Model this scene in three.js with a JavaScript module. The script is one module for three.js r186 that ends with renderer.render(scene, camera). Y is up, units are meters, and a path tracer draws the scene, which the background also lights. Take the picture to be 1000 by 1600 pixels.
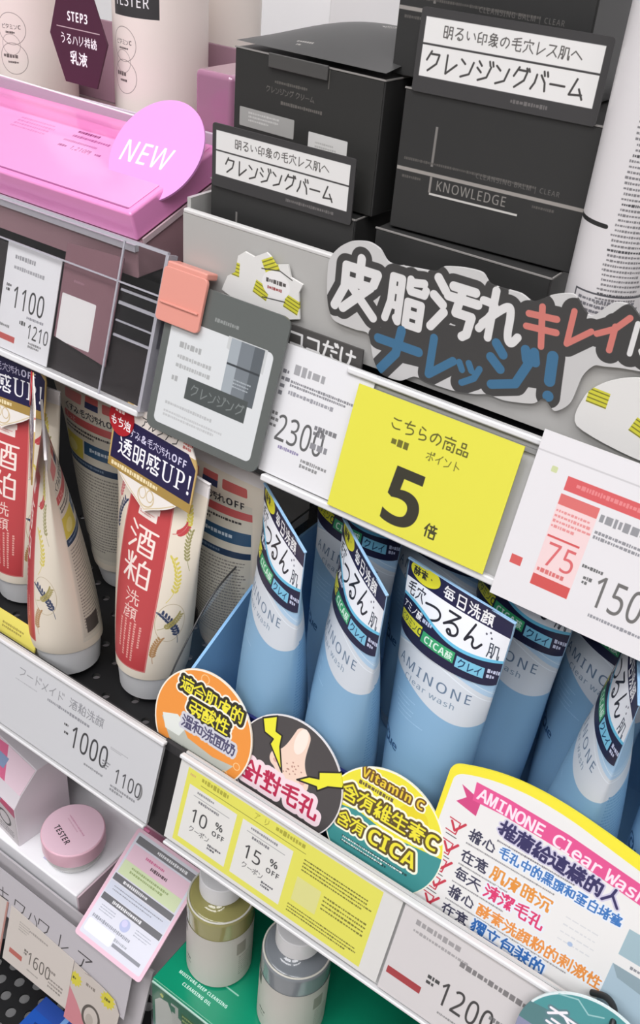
import * as THREE from 'three';
import { RoundedBoxGeometry } from 'three/addons/geometries/RoundedBoxGeometry.js';
import { mergeGeometries } from 'three/addons/utils/BufferGeometryUtils.js';
import { RectAreaLightUniformsLib } from 'three/addons/lights/RectAreaLightUniformsLib.js';

// ---------------------------------------------------------------- camera, light, exposure
const scene = new THREE.Scene();
scene.background = new THREE.Color(0x202020);
const camera = new THREE.PerspectiveCamera(2 * Math.atan(800 / 1511.85) * 180 / Math.PI, 1000 / 1600, 0.02, 30);
{ // hand-held phone: a step right of the goods, looking down and left, rolled
  const m = new THREE.Matrix4().makeBasis(
    new THREE.Vector3(0.8184, 0.0784, -0.5693), new THREE.Vector3(-0.3765, 0.8216, -0.4280), new THREE.Vector3(0.4341, 0.5646, 0.7019));
  camera.quaternion.setFromRotationMatrix(m);
  camera.position.set(0, 1.194, 0.345);
}
const renderer = new THREE.WebGLRenderer({ antialias: true });
renderer.toneMapping = THREE.LinearToneMapping;
renderer.toneMappingExposure = 0.78;
renderer.shadowMap.enabled = true;
RectAreaLightUniformsLib.init();
const PANELS = [[-0.75, 0.75], [0.65, 0.75], [-0.75, 1.75], [0.65, 1.75]]; // ceiling panels: x, z
const PANEL_W = 1.2, PANEL_D = 0.6, CEIL = 2.6, PANEL_I = 9.5;

// ---------------------------------------------------------------- helpers
let seed = 7;
const rnd = () => { seed = (seed * 16807) % 2147483647; return seed / 2147483647; };
const used = new Map();
const numbered = (n) => { const k = used.get(n) ?? 0; used.set(n, k + 1); return k ? n + '_' + String(k).padStart(3, '0') : n; };
function tag(o, label, category, group) {
  o.userData.label = label; o.userData.category = category;
  if (group) o.userData.group = group;
  return o;
}
function thing(name, label, category, pos, rot = [0, 0, 0], group) {
  const o = new THREE.Group(); o.name = numbered(name); scene.add(o);
  o.position.set(...pos); o.rotation.set(...rot);
  return tag(o, label, category, group);
}
function part(name, geo, mat, parent, label) {
  const m = new THREE.Mesh(geo, mat); m.name = name; m.castShadow = m.receiveShadow = true; parent.add(m);
  if (label) m.userData.label = label;
  return m;
}
function struct(name, geo, mat) { const m = part(name, geo, mat, scene); m.userData.kind = 'structure'; return m; }
const M = (color, roughness = 0.6, extra = {}) => new THREE.MeshPhysicalMaterial({ color, roughness, ...extra });
const box = (w, h, d, x = 0, y = 0, z = 0, r = 0) => (r ? new RoundedBoxGeometry(w, h, d, 2, r) : new THREE.BoxGeometry(w, h, d)).translate(x, y, z);
const lathe = (pts, n = 48) => new THREE.LatheGeometry(pts.map((p) => new THREE.Vector2(p[0], p[1])), n);
const clear = (o = {}) => new THREE.MeshPhysicalMaterial({ color: 0xffffff, transmission: 1, thickness: 0, roughness: 0.04, ior: 1.45, ...o });

// canvas in millimetres, origin top left
function canvasTex(wmm, hmm, draw, ppm = 6) {
  const c = document.createElement('canvas'); c.width = Math.round(wmm * ppm); c.height = Math.round(hmm * ppm);
  const g = c.getContext('2d'); g.scale(c.width / wmm, c.height / hmm); g.lineJoin = 'round'; g.lineCap = 'round';
  draw(g, wmm, hmm);
  const t = new THREE.CanvasTexture(c); t.colorSpace = THREE.SRGBColorSpace; t.magFilter = THREE.LinearFilter; t.anisotropy = 8;
  return t;
}
const rect = (g, x, y, w, h, c) => { g.fillStyle = c; g.fillRect(x, y, w, h); };
const rrect = (g, x, y, w, h, r, c) => { g.fillStyle = c; g.beginPath(); g.moveTo(x + r, y); g.arcTo(x + w, y, x + w, y + h, r); g.arcTo(x + w, y + h, x, y + h, r); g.arcTo(x, y + h, x, y, r); g.arcTo(x, y, x + w, y, r); g.closePath(); g.fill(); };
const poly = (g, pts, c, stroke, lw) => { g.beginPath(); pts.forEach((p, i) => (i ? g.lineTo(p[0], p[1]) : g.moveTo(p[0], p[1]))); g.closePath(); if (c) { g.fillStyle = c; g.fill(); } if (stroke) { g.strokeStyle = stroke; g.lineWidth = lw; g.stroke(); } };
const ell = (g, x, y, a, b, c, stroke, lw) => { g.beginPath(); g.ellipse(x, y, a, b, 0, 0, Math.PI * 2); if (c) { g.fillStyle = c; g.fill(); } if (stroke) { g.strokeStyle = stroke; g.lineWidth = lw; g.stroke(); } };
const line = (g, pts, c, w) => { g.beginPath(); pts.forEach((p, i) => (i ? g.lineTo(p[0], p[1]) : g.moveTo(p[0], p[1]))); g.strokeStyle = c; g.lineWidth = w; g.stroke(); };

// ---------------------------------------------------------------- a small stroke font for the Japanese and Chinese lettering (cells of 16 x 16, "~" a curve, "@" a component in a box)
const G = {
  'ク': '5017 52d2b93f', 'レ': '414fe7', 'ン': '1255 2facd3', 'シ': '1144 0649 2facd4', 'ジ': '1144 0649 2facd4 b0c3 e0f3', 'グ': '5017 52d2b93f c0d2 e0f2',
  'ハ': '53491e 93d8ee', 'バ': '53491e 93d8ee b0c3 e0f3', 'ー': '18e8', 'ム': '712ddc a8ef', 'キ': '14d3 19e8 609f', 'イ': 'd0861a 858f', 'ナ': '05f5 80782f', 'ッ': '2649 7598 d6bb5f',
  'リ': '313a c1c84f', 'ア': '12e296 756b2f', 'ル': '42480e 818ef7', 'フ': '13d3c93f', 'ブ': '13d3c93f c0d2 e0f2', 'チ': 'c032 06f6 81884f', 'ミ': '31c3 37b9 2ddf', 'ノ': 'd1a82f',
  'ビ': '212d4fdf 2784 b0c3 e0f3', 'タ': '5017 52d2b93f 58ba', 'コ': '23d3dd 2ded', 'ホ': '04e4 707f5e 480c a8dc', 'ポ': '04e4 707f5e 480c a8dc c0e0e2c2c0', 'ト': '505f 56da', 'ド': '505f 56da b0c3 e0f3',
  'メ': 'd1982f 35ce', 'ワ': '2722d2c85f', 'ス': '22c2891f 88ee', 'テ': '31c1 06f6 867b2f', 'オ': '04f4 909f7e 941c', 'ヒ': '212d4fdf 2784', 'エ': '22d2 828d 0dfd', 'サ': '05f5 414a b1b95f',
  'れ': '404f ~0464390d ~1b66a3b6bddffc', 'に': '202f ~73a2d3 ~7c9fee', 'る': '31c12a ~2a76d8dd8f5d7b9e', 'い': '~23295d6a ~c4e7fa', 'の': '~82794d1a2582d4e9ae', 'へ': '0954fc', 'う': '50a2 ~3694d7bc6f',
  'み': '~3292752d1d198bec ~c5bb7f', 'も': '~70696dafecd9 25b5 29b9', 'ち': '14d3 ~703987d8dd5f', 'つ': '~0684e6eb6f', 'っ': '~38a7dadc7f', 'ん': '~801f68998dbffa', 'だ': '14a4 501f 97e7 ~9baefe c0d2 e0f2',
  'け': '~21192f 75f5 ~b1b98f', 'こ': '~3384c3 ~294edd', 'ら': '51a3 ~443b98dace5f', 'す': '03f3 ~90985a66979b5f', 'く': 'c037df', 'と': '4166 ~d4395eee', 'し': '~404c8feb', 'は': '202f 75f5 ~b0bdaf7e9cff', 'き': '25d3 18e6 60ac ~4b5fdf',
  '日': '313fdfd131 38d8', '口': '333dddd333', '目': '313fdfd131 36d6 3ada', '月': '41490f 41d1dfbe 45d5 4ada', '白': '8063 333fdfd333 39d9', '木': '05f5 808f 850d 85fd', '米': '07f7 808f 3155 d1a5 871e 87fe',
  '氵': '31c4 16b8 2fda', '扌': '05f5 909e5d 0bf8', '忄': '808f 4418 b4e7', '心': '361c 646d8eeeeb 72a5 c5f9', '酉': '02f2 262fdfd626 62684a 9299c9 2cdc', '頁': '02f2 8264 343cccc434 37c7 3aca 6c2f 9cef',
  '田': '323dddd232 828d 37d7', '糸': '703595 b42ac9 7a8f 5b2e bbde', '皮': '33390f 33e3d6 8087 47c73f 58ef', '脂': '@月,006f @匕,70f6 @日,77ff', '匕': 'd143 31384aeaf6', '汚': '@氵,005f @亐,50ff', '亐': '22d2 05f5 7259d9ceaf',
  '明': '@日,007e @月,70ff', '印': '61232d7c 2878 93e3ebcb 939f', '象': '6024 61b194 3437d7d434 8487 971b 97ab8f6e 9a2e daae abef', '毛': 'd032 15d4 19e8 717d8fefec', '穴': '8082 1513e3d5 665b1f 96aaff', '肌': '@月,006f @几,60ff', '几': '32390f 32b2bdcfefeb',
  '持': '@扌,006f @寺,60ff', '寺': '13e3 8086 06f6 1aea b8bf8e 5b7d', '続': '@糸,007f @売,70ff', '売': '13e3 8085 45c5 0a07f7fa 695d1f 999eaffffc', '乳': '8012 1326 5365 9387 178759 595f3e 1c9b b0bdcfffec', '液': '@氵,005f @夜,50ff', '夜': '13f3 8083 541a 373f 946a 86e69c5f 88ef',
  '酒': '@氵,005f @酉,50ff', '粕': '@米,007f @白,71ff', '洗': '@氵,005f @先,50ff', '先': '4125 34d4 8088 08f8 685d1f a8aebfefec', '顔': '@彦,008f @頁,80ff', '彦': '8082 13e3 4556 b596 27f7 272b0f c86a cb5d de4f', '透': '@辶,00ff @秀,50fc', '辶': '1123 06363b0e 3b6eff',
  '秀': 'd031 14e4 8187 8428 84e7 29c9bbebdfae 695c2f', '感': '21f1 21271a 4474 4649696646 90b8e9f8 d4a9 c0e1 @心,1aff', '泡': '@氵,005f @包,50ff', '包': '5016 33e3dbbb 36a6aa3a 363e4ffffc', '毎': '4015 32e2 453dddc545 09f9 857d', '酸': '@酉,007f @夋,70ff',
  '夋': '7023d3 b1e4 5528 96d8 671c 59c92f 6bff', '酵': '@酉,007f @孝,70ff', '孝': '23b3 7077 07f7 e10c 59c98b8f6f 2cec', '素': '12e2 25d5 07f7 8087 @糸,27ef', '商': '8082 12e2 2f26e6efcf 6b6eaeab6b 5876 b8a6', '品': '@口,40b7 @口,088f @口,88ff', '倍': '@亻,005f @咅,50ff',
  '亻': 'c007 747f', '咅': '8082 12e2 4356 b296 07f7 393fdfd939', '適': '@辶,00ff @商,40fd', '合': '8007 80f7 47b7 3a3fcfca3a', '膚': '8085 83d3 24290f 24e4d6 7477d7 @田,47da @月,5acf', '的': '@白,007f @勺,70ff', '勺': '4017 33d3ddcf9e 578b', '弱': '@弓,008f @弓,80ff', '弓': '22d2d727271bdbce9f 2a8d',
  '性': '@忄,005f @生,50ff', '生': '4117 34e4 39d9 818f 0fff', '溫': '@氵,005f @昷,50ff', '昷': '2026d6d020 7246 73c6 393f 39d9df 696f a9af 0fff', '和': '@禾,008f @口,81ff', '禾': 'c132 05f5 818f 851c 85ec', '面': '02f2 7254 141feff414 545f a4af 58a8 5bab', '奶': '@女,007f @乃,70ff', '女': '703aef c49a2f 05f5',
  '乃': '22b286e6ddbf9e 525b1f', '針': '@金,008f @十,80ff', '金': '8006 80f6 47c7 2aea 878f 0fff 4b5d cbbd', '十': '07f7 808f', '對': '@羊,009f @寸,90ff', '羊': '5054 9094 2143 d0c3 04f4 39d9 848f 0fff 4658', '寸': '05f5 a0af7e 3869', '孔': '@子,007f @乚,70ff', '子': '12d286 868f5e 09f9', '乚': '313d4fefeb',
  '含': '8007 80f7 6595 37c79a 3b3fdfdb3b', '有': '03f3 700b @月,45ef', '維': '@糸,007f @隹,70ff', '隹': '5017 343f 35f5 39e9 3cec 3fff 959f a0b4', '推': '@扌,006f @隹,60ff', '薦': '02f2 5054 a0a4 25290f 25f5 5759e9e757 5b4f 5bebefcf 7d7f 9d9f bdbf', '給': '@糸,007f @合,70ff', '這': '@辶,00ff @言,50fc', '言': '7082 03f3 36c6 39c9 3b3fcfcb3b',
  '樣': '@木,006f @羕,60ff', '羕': '4052 b092 12e2 25d5 07f7 828f6e 0a5a1f e9aa 9aff', '人': '80771f 76ff', '擔': '@扌,006f @詹,60ff', '詹': '6014 51b184 04f4 24190f 6456 b4c6 @言,47ef', '中': '242aeae424 808f', '黑': '3036d6d030 33d3 808b 29d9 0bfb 2d1f 5d6f 9daf cdef',
  '頭': '@豆,008f @頁,80ff', '豆': '12e2 3439d9d434 4b5d cbad 0fff', '蛋': '11e1c3 8187 83c3 4417 36f8 393cdcd939 878f 1fef', '堵': '@土,006f @者,60ff', '土': '06f6 808d 0dfb', '者': '23b3 7077 07f7 e10c @日,48df', '塞': '8082 1513e3d5 36c6 38c8 0afa 545a a4aa @土,3aff', '在': '03f3 7009 373f 68e8 a5af 5fff', '意': '8082 12e2 4354 b394 05f5 @日,36db @心,1aff',
  '暗': '@日,006e @音,60ff', '音': '8082 12e2 4355 b395 06f6 @日,37df', '沉': '@氵,005f @冗,50ff', '冗': '0402f2f4 @几,25ef', '每': '4015 32e2 453dddc545 09f9 7688 6b8d', '天': '22d2 07f7 82770f 77ff', '清': '@氵,005f @青,50ff', '青': '12e2 25d5 07f7 8087 @月,38df', '潔': '@氵,005f @絜,50ff', '絜': '0161 0363 3036 91e1d6b6 b197 @糸,26ef',
  '粉': '@米,007f @分,70ff', '分': '6008 90f8 37c7be9f 685c1f', '刺': '@朿,009f @刂,90ff', '朿': '12e2 2528d8d525 808f 881e 88fe', '刂': '323a c0cf9e', '激': '@氵,004f @白,4097 @方,479f @攵,90ff', '方': '8082 03f3 635a1f 68d8cfae', '攵': '5017 43f3 c39a1f 56ff', '獨': '@犭,006f @蜀,60ff', '犭': 'd017 ~40a5ad7f a62b ab1f', '蜀': '1014e4e010 5054 a0a4 4519 36e6ddbf @虫,37bf', '虫': '3439d9d434 808f 1fef bcef',
  '立': '8083 13e3 456b b59b 0efe', '裝': '6068 1052 0565 92f2 c0c6 a6e6 08f8 881c 6b6f9d 88ff c9ab', '税': '@禾,007f @兑,70ff', '兑': '4052 b092 3337c7c333 685c1f a8aebfefec', '本': '05f5 808f 850d 85fd 5cbc', '体': '@亻,005f @本,50ff', '価': '@亻,005f @西,50ff', '西': '02f2 151fefe515 525f a2af', '格': '@木,006f @各,60ff', '各': '5015 42c20a 46fa 3b3fdfdb3b', '円': '1f12e2efcf 8187 17e7',
  '配': '@酉,007f @己,70ff', '己': '12d2d727 272e4ffffb', '奈': '03f3 8007 83f8 4979 39c9 1cec 8c8f6e 5d3f bdef', '氣': '5014 42f2 45d5 28c8ceefec @米,29af', '定': '8082 1513e3d5 36c6 868e 8ada 491f 5cff', '限': '313f 3181657a4b 92d2d898 929f 95d5 9fce d9be 98ff', '期': '@其,009f @月,90ff', '其': '03f3 404b b0bb 47b7 0bfb 5d1f adef',
  '！': '8089 8e8f', '!': '8089 8e8f', '・': '7788', '&': '~ef75426183851b3f9eca', '、': '3b6e',
};
const hex = (c) => parseInt(c, 16);
const glyphCache = new Map();
function glyph(ch) {
  if (glyphCache.has(ch)) return glyphCache.get(ch);
  const out = [];
  for (const s of (G[ch] ?? '').split(' ')) {
    if (!s) continue;
    if (s[0] === '@') {
      const [k, b] = s.slice(1).split(','), [x0, y0, x1, y1] = [...b].map(hex);
      for (const st of glyph(k)) out.push({ c: st.c, p: st.p.map(([x, y]) => [x0 + x * (x1 - x0) / 15, y0 + y * (y1 - y0) / 15]) });
    } else {
      const c = s[0] === '~', d = c ? s.slice(1) : s, p = [];
      for (let i = 0; i + 1 < d.length; i += 2) p.push([hex(d[i]), hex(d[i + 1])]);
      out.push({ c, p });
    }
  }
  glyphCache.set(ch, out);
  return out;
}
function strokes(g, ch, x, y, w, h) {
  g.beginPath();
  for (const { c, p } of glyph(ch)) {
    const q = p.map(([a, b]) => [x + (a + 0.5) / 16 * w, y + (b + 0.5) / 16 * h]);
    g.moveTo(...q[0]);
    if (c) for (let i = 1; i < q.length; i++) { const n = i < q.length - 1 ? [(q[i][0] + q[i + 1][0]) / 2, (q[i][1] + q[i + 1][1]) / 2] : q[i]; g.quadraticCurveTo(q[i][0], q[i][1], n[0], n[1]); }
    else for (let i = 1; i < q.length; i++) g.lineTo(...q[i]);
  }
  g.stroke();
}
// one line of mixed lettering; x, y its top left, h its height in mm
function T(g, str, x, y, h, o = {}) {
  const { c = '#111', w = 0.1, sx = 0.95, gap = 0.06, oc, ow = 0.3, vert = false, bold = true, font = 'sans-serif', skew = 0, align } = o;
  const cells = [];
  let px = 0;
  g.font = (bold ? 'bold ' : '') + '20px ' + font;
  for (const ch of str) {
    if (ch === ' ') { px += h * 0.35; continue; }
    const cjk = G[ch] !== undefined && !(ch === '!' || ch === '&');
    const wd = cjk ? h * sx : g.measureText(ch).width * h * 1.25 / 20 * (o.lsx ?? 1);
    cells.push([ch, px, cjk, wd]); px += wd + h * gap;
  }
  if (align === 'c') x -= px / 2;
  if (align === 'r') x -= px;
  const put = (ow2) => {
    cells.forEach(([ch, dx, cjk, wd], i) => {
      g.save();
      if (vert) g.translate(x, y + i * h * (1 + gap)); else g.translate(x + dx, y);
      if (skew) g.transform(1, 0, -skew, 1, skew * h / 2, 0);
      if (cjk) { g.lineWidth = h * w + ow2; strokes(g, ch, 0, 0, h * sx, h); }
      else { const k = h * 1.25 / 20; g.translate(0, h * 0.95); g.scale(k * (o.lsx ?? 1), k); if (ow2) { g.lineWidth = ow2 / k; g.strokeText(ch, 0, 0); } g.fillText(ch, 0, 0); }
      g.restore();
    });
  };
  if (oc) { for (const [col, width] of (Array.isArray(oc) ? oc : [[oc, ow]])) { g.strokeStyle = g.fillStyle = col; put(width * h * 2); } }
  g.strokeStyle = g.fillStyle = c; put(0);
  return px;
}
// rows of print too small to read
function fine(g, x, y, w, h, rows, c, fill = 0.55) {
  g.fillStyle = c;
  const rh = h / rows;
  for (let r = 0; r < rows; r++) {
    const end = x + w * (r === rows - 1 ? 0.5 + 0.4 * rnd() : 0.85 + 0.15 * rnd());
    for (let px = x; px < end;) { const ww = rh * (0.25 + 0.5 * rnd()), hh = rh * fill * (0.6 + 0.4 * rnd()); g.fillRect(px, y + r * rh + (rh * fill - hh) / 2, ww, hh); px += ww + rh * 0.16; }
  }
}
// shapes in metres
function shapeOf(pts) { const s = new THREE.Shape(); pts.forEach((p, i) => (i ? s.lineTo(p[0], p[1]) : s.moveTo(p[0], p[1]))); s.closePath(); return s; }
function roundShape(x0, y0, x1, y1, r) {
  const s = new THREE.Shape();
  s.moveTo(x0 + r, y0); s.lineTo(x1 - r, y0); s.quadraticCurveTo(x1, y0, x1, y0 + r); s.lineTo(x1, y1 - r); s.quadraticCurveTo(x1, y1, x1 - r, y1);
  s.lineTo(x0 + r, y1); s.quadraticCurveTo(x0, y1, x0, y1 - r); s.lineTo(x0, y0 + r); s.quadraticCurveTo(x0, y0, x0 + r, y0); return s;
}
function smoothShape(pts) { const s = new THREE.Shape(new THREE.CatmullRomCurve3(pts.map((p) => new THREE.Vector3(p[0], p[1], 0)), true, 'catmullrom', 0.4).getPoints(pts.length * 6).map((p) => new THREE.Vector2(p.x, p.y))); return s; }
function circleShape(x, y, r) { const s = new THREE.Shape(); s.absarc(x, y, r, 0, Math.PI * 2); return s; }
// a printed plate: shape in metres, its print spans the shape's box; the geometry's origin is the middle of its lower edge
function plateGeo(shape, thick) {
  const g = new THREE.ExtrudeGeometry(shape, { depth: thick, bevelEnabled: false, curveSegments: 32 });
  g.computeBoundingBox();
  const b = g.boundingBox, p = g.attributes.position, uv = g.attributes.uv, w = b.max.x - b.min.x, h = b.max.y - b.min.y;
  for (let i = 0; i < p.count; i++) uv.setXY(i, 0.002 + 0.996 * (p.getX(i) - b.min.x) / w, 0.002 + 0.996 * (p.getY(i) - b.min.y) / h);
  const cx = (b.min.x + b.max.x) / 2, y0 = b.min.y;
  g.translate(-cx, -y0, 0);
  return { g, cx, y0, w: w * 1000, h: h * 1000 };
}
const paper = (map, o = {}) => new THREE.MeshPhysicalMaterial({ map, roughness: 0.55, ...o });
// plane: { o: [x, y, z], tilt } with local x, y in metres; off lifts along the plane's normal
function card(name, label, category, plane, shape, draw, { thick = 0.0005, off = 0, group, mat = {}, ppm = 6, spin = 0 } = {}) {
  const q = plateGeo(shape, thick), tex = canvasTex(q.w, q.h, draw, ppm), s = Math.sin(plane.tilt), c = Math.cos(plane.tilt);
  const m = new THREE.Mesh(q.g, paper(tex, mat)); m.name = numbered(name); m.castShadow = m.receiveShadow = true;
  m.rotation.set(-plane.tilt, 0, spin);
  m.position.set(plane.o[0] + q.cx, plane.o[1] + q.y0 * c + off * s, plane.o[2] - q.y0 * s + off * c);
  scene.add(m);
  return tag(m, label, category, group);
}
const TILT = 17 * Math.PI / 180;
const UP = { o: [0, 1.0, 0], tilt: TILT }, LO = { o: [0, 0.7809, 0.072], tilt: TILT }, BO = { o: [0, 0.4855, 0.06], tilt: TILT };
const POP = { o: [0, 0.7613, 0.068], tilt: 18 * Math.PI / 180 };

// ---------------------------------------------------------------- the shop: floor, ceiling, walls, lamps
const wallMat = M(0xc6c6c7, 0.8), floorMat = M(0xb5b0aa, 0.4), ceilMat = M(0xf0f0f0, 0.9);
struct('floor', box(6, 0.1, 5, 0, -0.05, 1.7), floorMat);
struct('ceiling', box(6, 0.1, 5, 0, CEIL + 0.05, 1.7), ceilMat);
struct('wall_back', box(6, CEIL, 0.1, 0, CEIL / 2, -0.75), wallMat);
struct('wall_front', box(6, CEIL, 0.1, 0, CEIL / 2, 4.15), wallMat);
struct('wall_left', box(0.1, CEIL, 5, -2.95, CEIL / 2, 1.7), wallMat);
struct('wall_right', box(0.1, CEIL, 5, 2.95, CEIL / 2, 1.7), wallMat);
for (const [x, z] of PANELS) {
  const t = thing('ceiling_light', 'flat white ceiling light panel, ' + (z < 1 ? 'near the shelves' : 'away from the shelves') + (x < 0 ? ' on the left' : ' on the right'), 'light', [x, CEIL - 0.02, z]);
  part('frame', mergeGeometries([box(PANEL_W + 0.04, 0.03, 0.02, 0, 0.0, PANEL_D / 2 + 0.01), box(PANEL_W + 0.04, 0.03, 0.02, 0, 0.0, -PANEL_D / 2 - 0.01), box(0.02, 0.03, PANEL_D, PANEL_W / 2 + 0.01, 0, 0), box(0.02, 0.03, PANEL_D, -PANEL_W / 2 - 0.01, 0, 0)]), M(0xeeeeee, 0.5), t);
  part('diffuser', box(PANEL_W, 0.01, PANEL_D, 0, 0.006, 0), M(0xffffff, 0.7, { emissive: 0xffffff, emissiveIntensity: 2 }), t);
  const l = new THREE.RectAreaLight(0xfdfbff, PANEL_I, PANEL_W, PANEL_D);
  l.position.set(0, -0.012, 0); l.rotation.x = -Math.PI / 2; t.add(l);
}

// ---------------------------------------------------------------- the gondola: back, shelves, price rails
const steel = M(0xd9d9d8, 0.45), blackSteel = M(0x0c0c0e, 0.5), railGrey = M(0xc4c4c2, 0.35), lipMat = M(0xd8d8d8, 0.2);
const clearEdge = M(0xd2d1d8, 0.15, { transmission: 0.45, thickness: 0 });
const X0 = -0.95, X1 = 0.42, XW = X1 - X0, XC = (X0 + X1) / 2;
{
  const t = thing('shelving_unit', 'white steel back panel and uprights behind the shelves', 'shelf', [XC, 0, -0.33]);
  part('back_panel', box(XW, 1.75, 0.02, 0, 0.875, -0.02), M(0xeeedec, 0.6), t);
  part('upright', box(0.03, 1.75, 0.012, -XW / 2 + 0.015, 0.875, -0.004), steel, t);
  part('upright', box(0.03, 1.75, 0.012, XW / 2 - 0.015, 0.875, -0.004), steel, t);
}
// a board with round holes, lying flat: x0..x1, z0..z1, top at y = 0
function perforated(x0, x1, z0, z1, step, r, skip) {
  const s = new THREE.Shape(); s.moveTo(x0, z0); s.lineTo(x1, z0); s.lineTo(x1, z1); s.lineTo(x0, z1); s.closePath();
  for (let i = 0, x = x0 + step; x < x1 - r * 2; x += step, i++) for (let z = z0 + step; z < z1 - r * 2; z += step) { const zz = z + (i % 2 ? step / 2 : 0); if (zz > z1 - r * 2 || (skip && skip(x, zz))) continue; const h = new THREE.Path(); h.absarc(x, zz, r, 0, Math.PI * 2, true); s.holes.push(h); }
  return new THREE.ExtrudeGeometry(s, { depth: 0.0025, bevelEnabled: false, curveSegments: 8 }).rotateX(Math.PI / 2);
}
// price rail: strips lying in the tilted plane, in local x, y
function strip(parent, name, mat, x0, x1, y0, y1, off, thick, r = 0) {
  const m = part(name, box(x1 - x0, y1 - y0, thick, (x0 + x1) / 2, (y0 + y1) / 2, off - thick / 2, r), mat, parent);
  m.rotation.x = -TILT; return m;
}
const upper = thing('shelf', 'upper shelf of black steel with grey price rail and clear tag holder', 'shelf', UP.o);
part('board', box(XW, 0.012, 0.304, XC, -0.006, -0.165), blackSteel, upper);
part('edge', box(XW, 0.05, 0.006, XC, -0.025, -0.016), blackSteel, upper);
strip(upper, 'price_rail', railGrey, -0.236, X1, -0.0645, 0.001, -0.001, 0.0015);
strip(upper, 'rail_lip', lipMat, -0.205, X1, -0.002, 0.001, 0.0025, 0.003, 0.001);
strip(upper, 'rail_groove', M(0x8d8d8b, 0.5), -0.205, X1, -0.0065, -0.0045, 0.0006, 0.0015);
strip(upper, 'rail_lip', lipMat, -0.236, X1, -0.0668, -0.0632, 0.0035, 0.004, 0.001);
strip(upper, 'tag_backing', M(0x262122, 0.3), X0, -0.318, -0.06, -0.002, -0.003, 0.001);
strip(upper, 'tag_holder_front', clear({ roughness: 0.03 }), X0, -0.318, -0.06, 0.022, 0.003, 0.0012);
strip(upper, 'tag_holder_edge', lipMat, X0, -0.318, -0.0635, -0.060, 0.004, 0.007, 0.001);
strip(upper, 'tag_holder_edge', clearEdge, X0, -0.318, 0.0215, 0.0232, 0.0034, 0.002);
strip(upper, 'tag_holder_fold', clearEdge, X0, -0.318, 0.0006, 0.0014, 0.0036, 0.0012);
strip(upper, 'tag_holder_fold', clearEdge, -0.3475, -0.3465, -0.06, 0.022, 0.0036, 0.0008);
for (const [a, b] of [[-0.0035, -0.0022], [-0.0105, -0.0088], [-0.0195, -0.0186], [-0.0275, -0.0262]]) strip(upper, 'tag_holder_clip', clearEdge, -0.3460, -0.3185, a, b, 0.0012, 0.001);
strip(upper, 'tag_holder_end', clearEdge, -0.3185, -0.3165, -0.06, 0.022, 0.004, 0.007);
strip(upper, 'tag_holder_clip', clear({ roughness: 0.1, color: 0xc8c9cd }), -0.345, -0.3165, -0.026, -0.002, 0.0005, 0.0025);

const FL = 0.756;                                                     // top of the lower shelf
const lower = thing('shelf', 'lower shelf of black perforated steel with grey price rail', 'shelf', [0, FL, 0]);
part('board', perforated(X0, X1, -0.32, 0.062, 0.0165, 0.0026, (x, z) => x > -0.27 || x < -0.56 || z < -0.08), blackSteel, lower);
part('bracket', box(0.012, 0.05, 0.32, X0 + 0.01, -0.03, -0.15), steel, lower);
part('bracket', box(0.012, 0.05, 0.32, X1 - 0.01, -0.03, -0.15), steel, lower);
{
  const rail = new THREE.Group(); rail.name = 'price_rail'; rail.position.set(0, LO.o[1] - FL, LO.o[2]); lower.add(rail);
  strip(rail, 'rail_back', railGrey, X0, -0.2555, -0.058, 0.0, -0.001, 0.0015);
  strip(rail, 'rail_back', M(0x101012, 0.4), -0.2560, -0.2395, -0.06, 0.0, -0.0026, 0.0012);
  strip(rail, 'rail_back', railGrey, -0.2405, X1, -0.058, 0.001, -0.001, 0.0015);
  strip(rail, 'rail_lip', lipMat, X0, -0.2535, -0.0024, 0.0002, 0.003, 0.004, 0.001);
  strip(rail, 'rail_lip', lipMat, -0.2420, X1, -0.0024, 0.0002, 0.003, 0.004, 0.001);
  strip(rail, 'rail_foot', lipMat, X0, -0.2555, -0.0605, -0.0585, 0.002, 0.004, 0.0008);
  strip(rail, 'rail_foot', lipMat, -0.2405, X1, -0.0605, -0.0585, 0.002, 0.004, 0.0008);
  part('rail_shelf_joint', box(XW, 0.0025, 0.0125, XC, -0.0255, -0.0065), blackSteel, rail);
  part('rail_skirt', box(XW, 0.026, 0.002, XC, -0.0135, -0.0015), M(0x2a2a2c, 0.5), rail);
}
const BT = 0.46;
const bottom = thing('shelf', 'third shelf of white steel below the tubes', 'shelf', [0, BT, 0]);
part('board', box(XW, 0.014, 0.37, XC, -0.007, -0.134), M(0xcfc9cb, 0.5), bottom);
strip(bottom, 'price_rail', M(0xb9b5b7, 0.4), X0, -0.29, -0.055, 0.02, 0.0, 0.002).position.set(0, 0.0055, 0.058);
const deck = thing('shelf', 'lowest shelf of black perforated steel at the bottom left', 'shelf', [0, 0.235, 0]);
part('board', perforated(X0, X1, -0.32, 0.2, 0.017, 0.0052, (x) => x > -0.36 || x < -0.6), blackSteel, deck);
part('front_edge', box(XW, 0.04, 0.004, XC, -0.022, 0.202), blackSteel, deck);
part('plinth', box(XW, 0.19, 0.48, XC, -0.14, -0.075), steel, deck);

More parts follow.
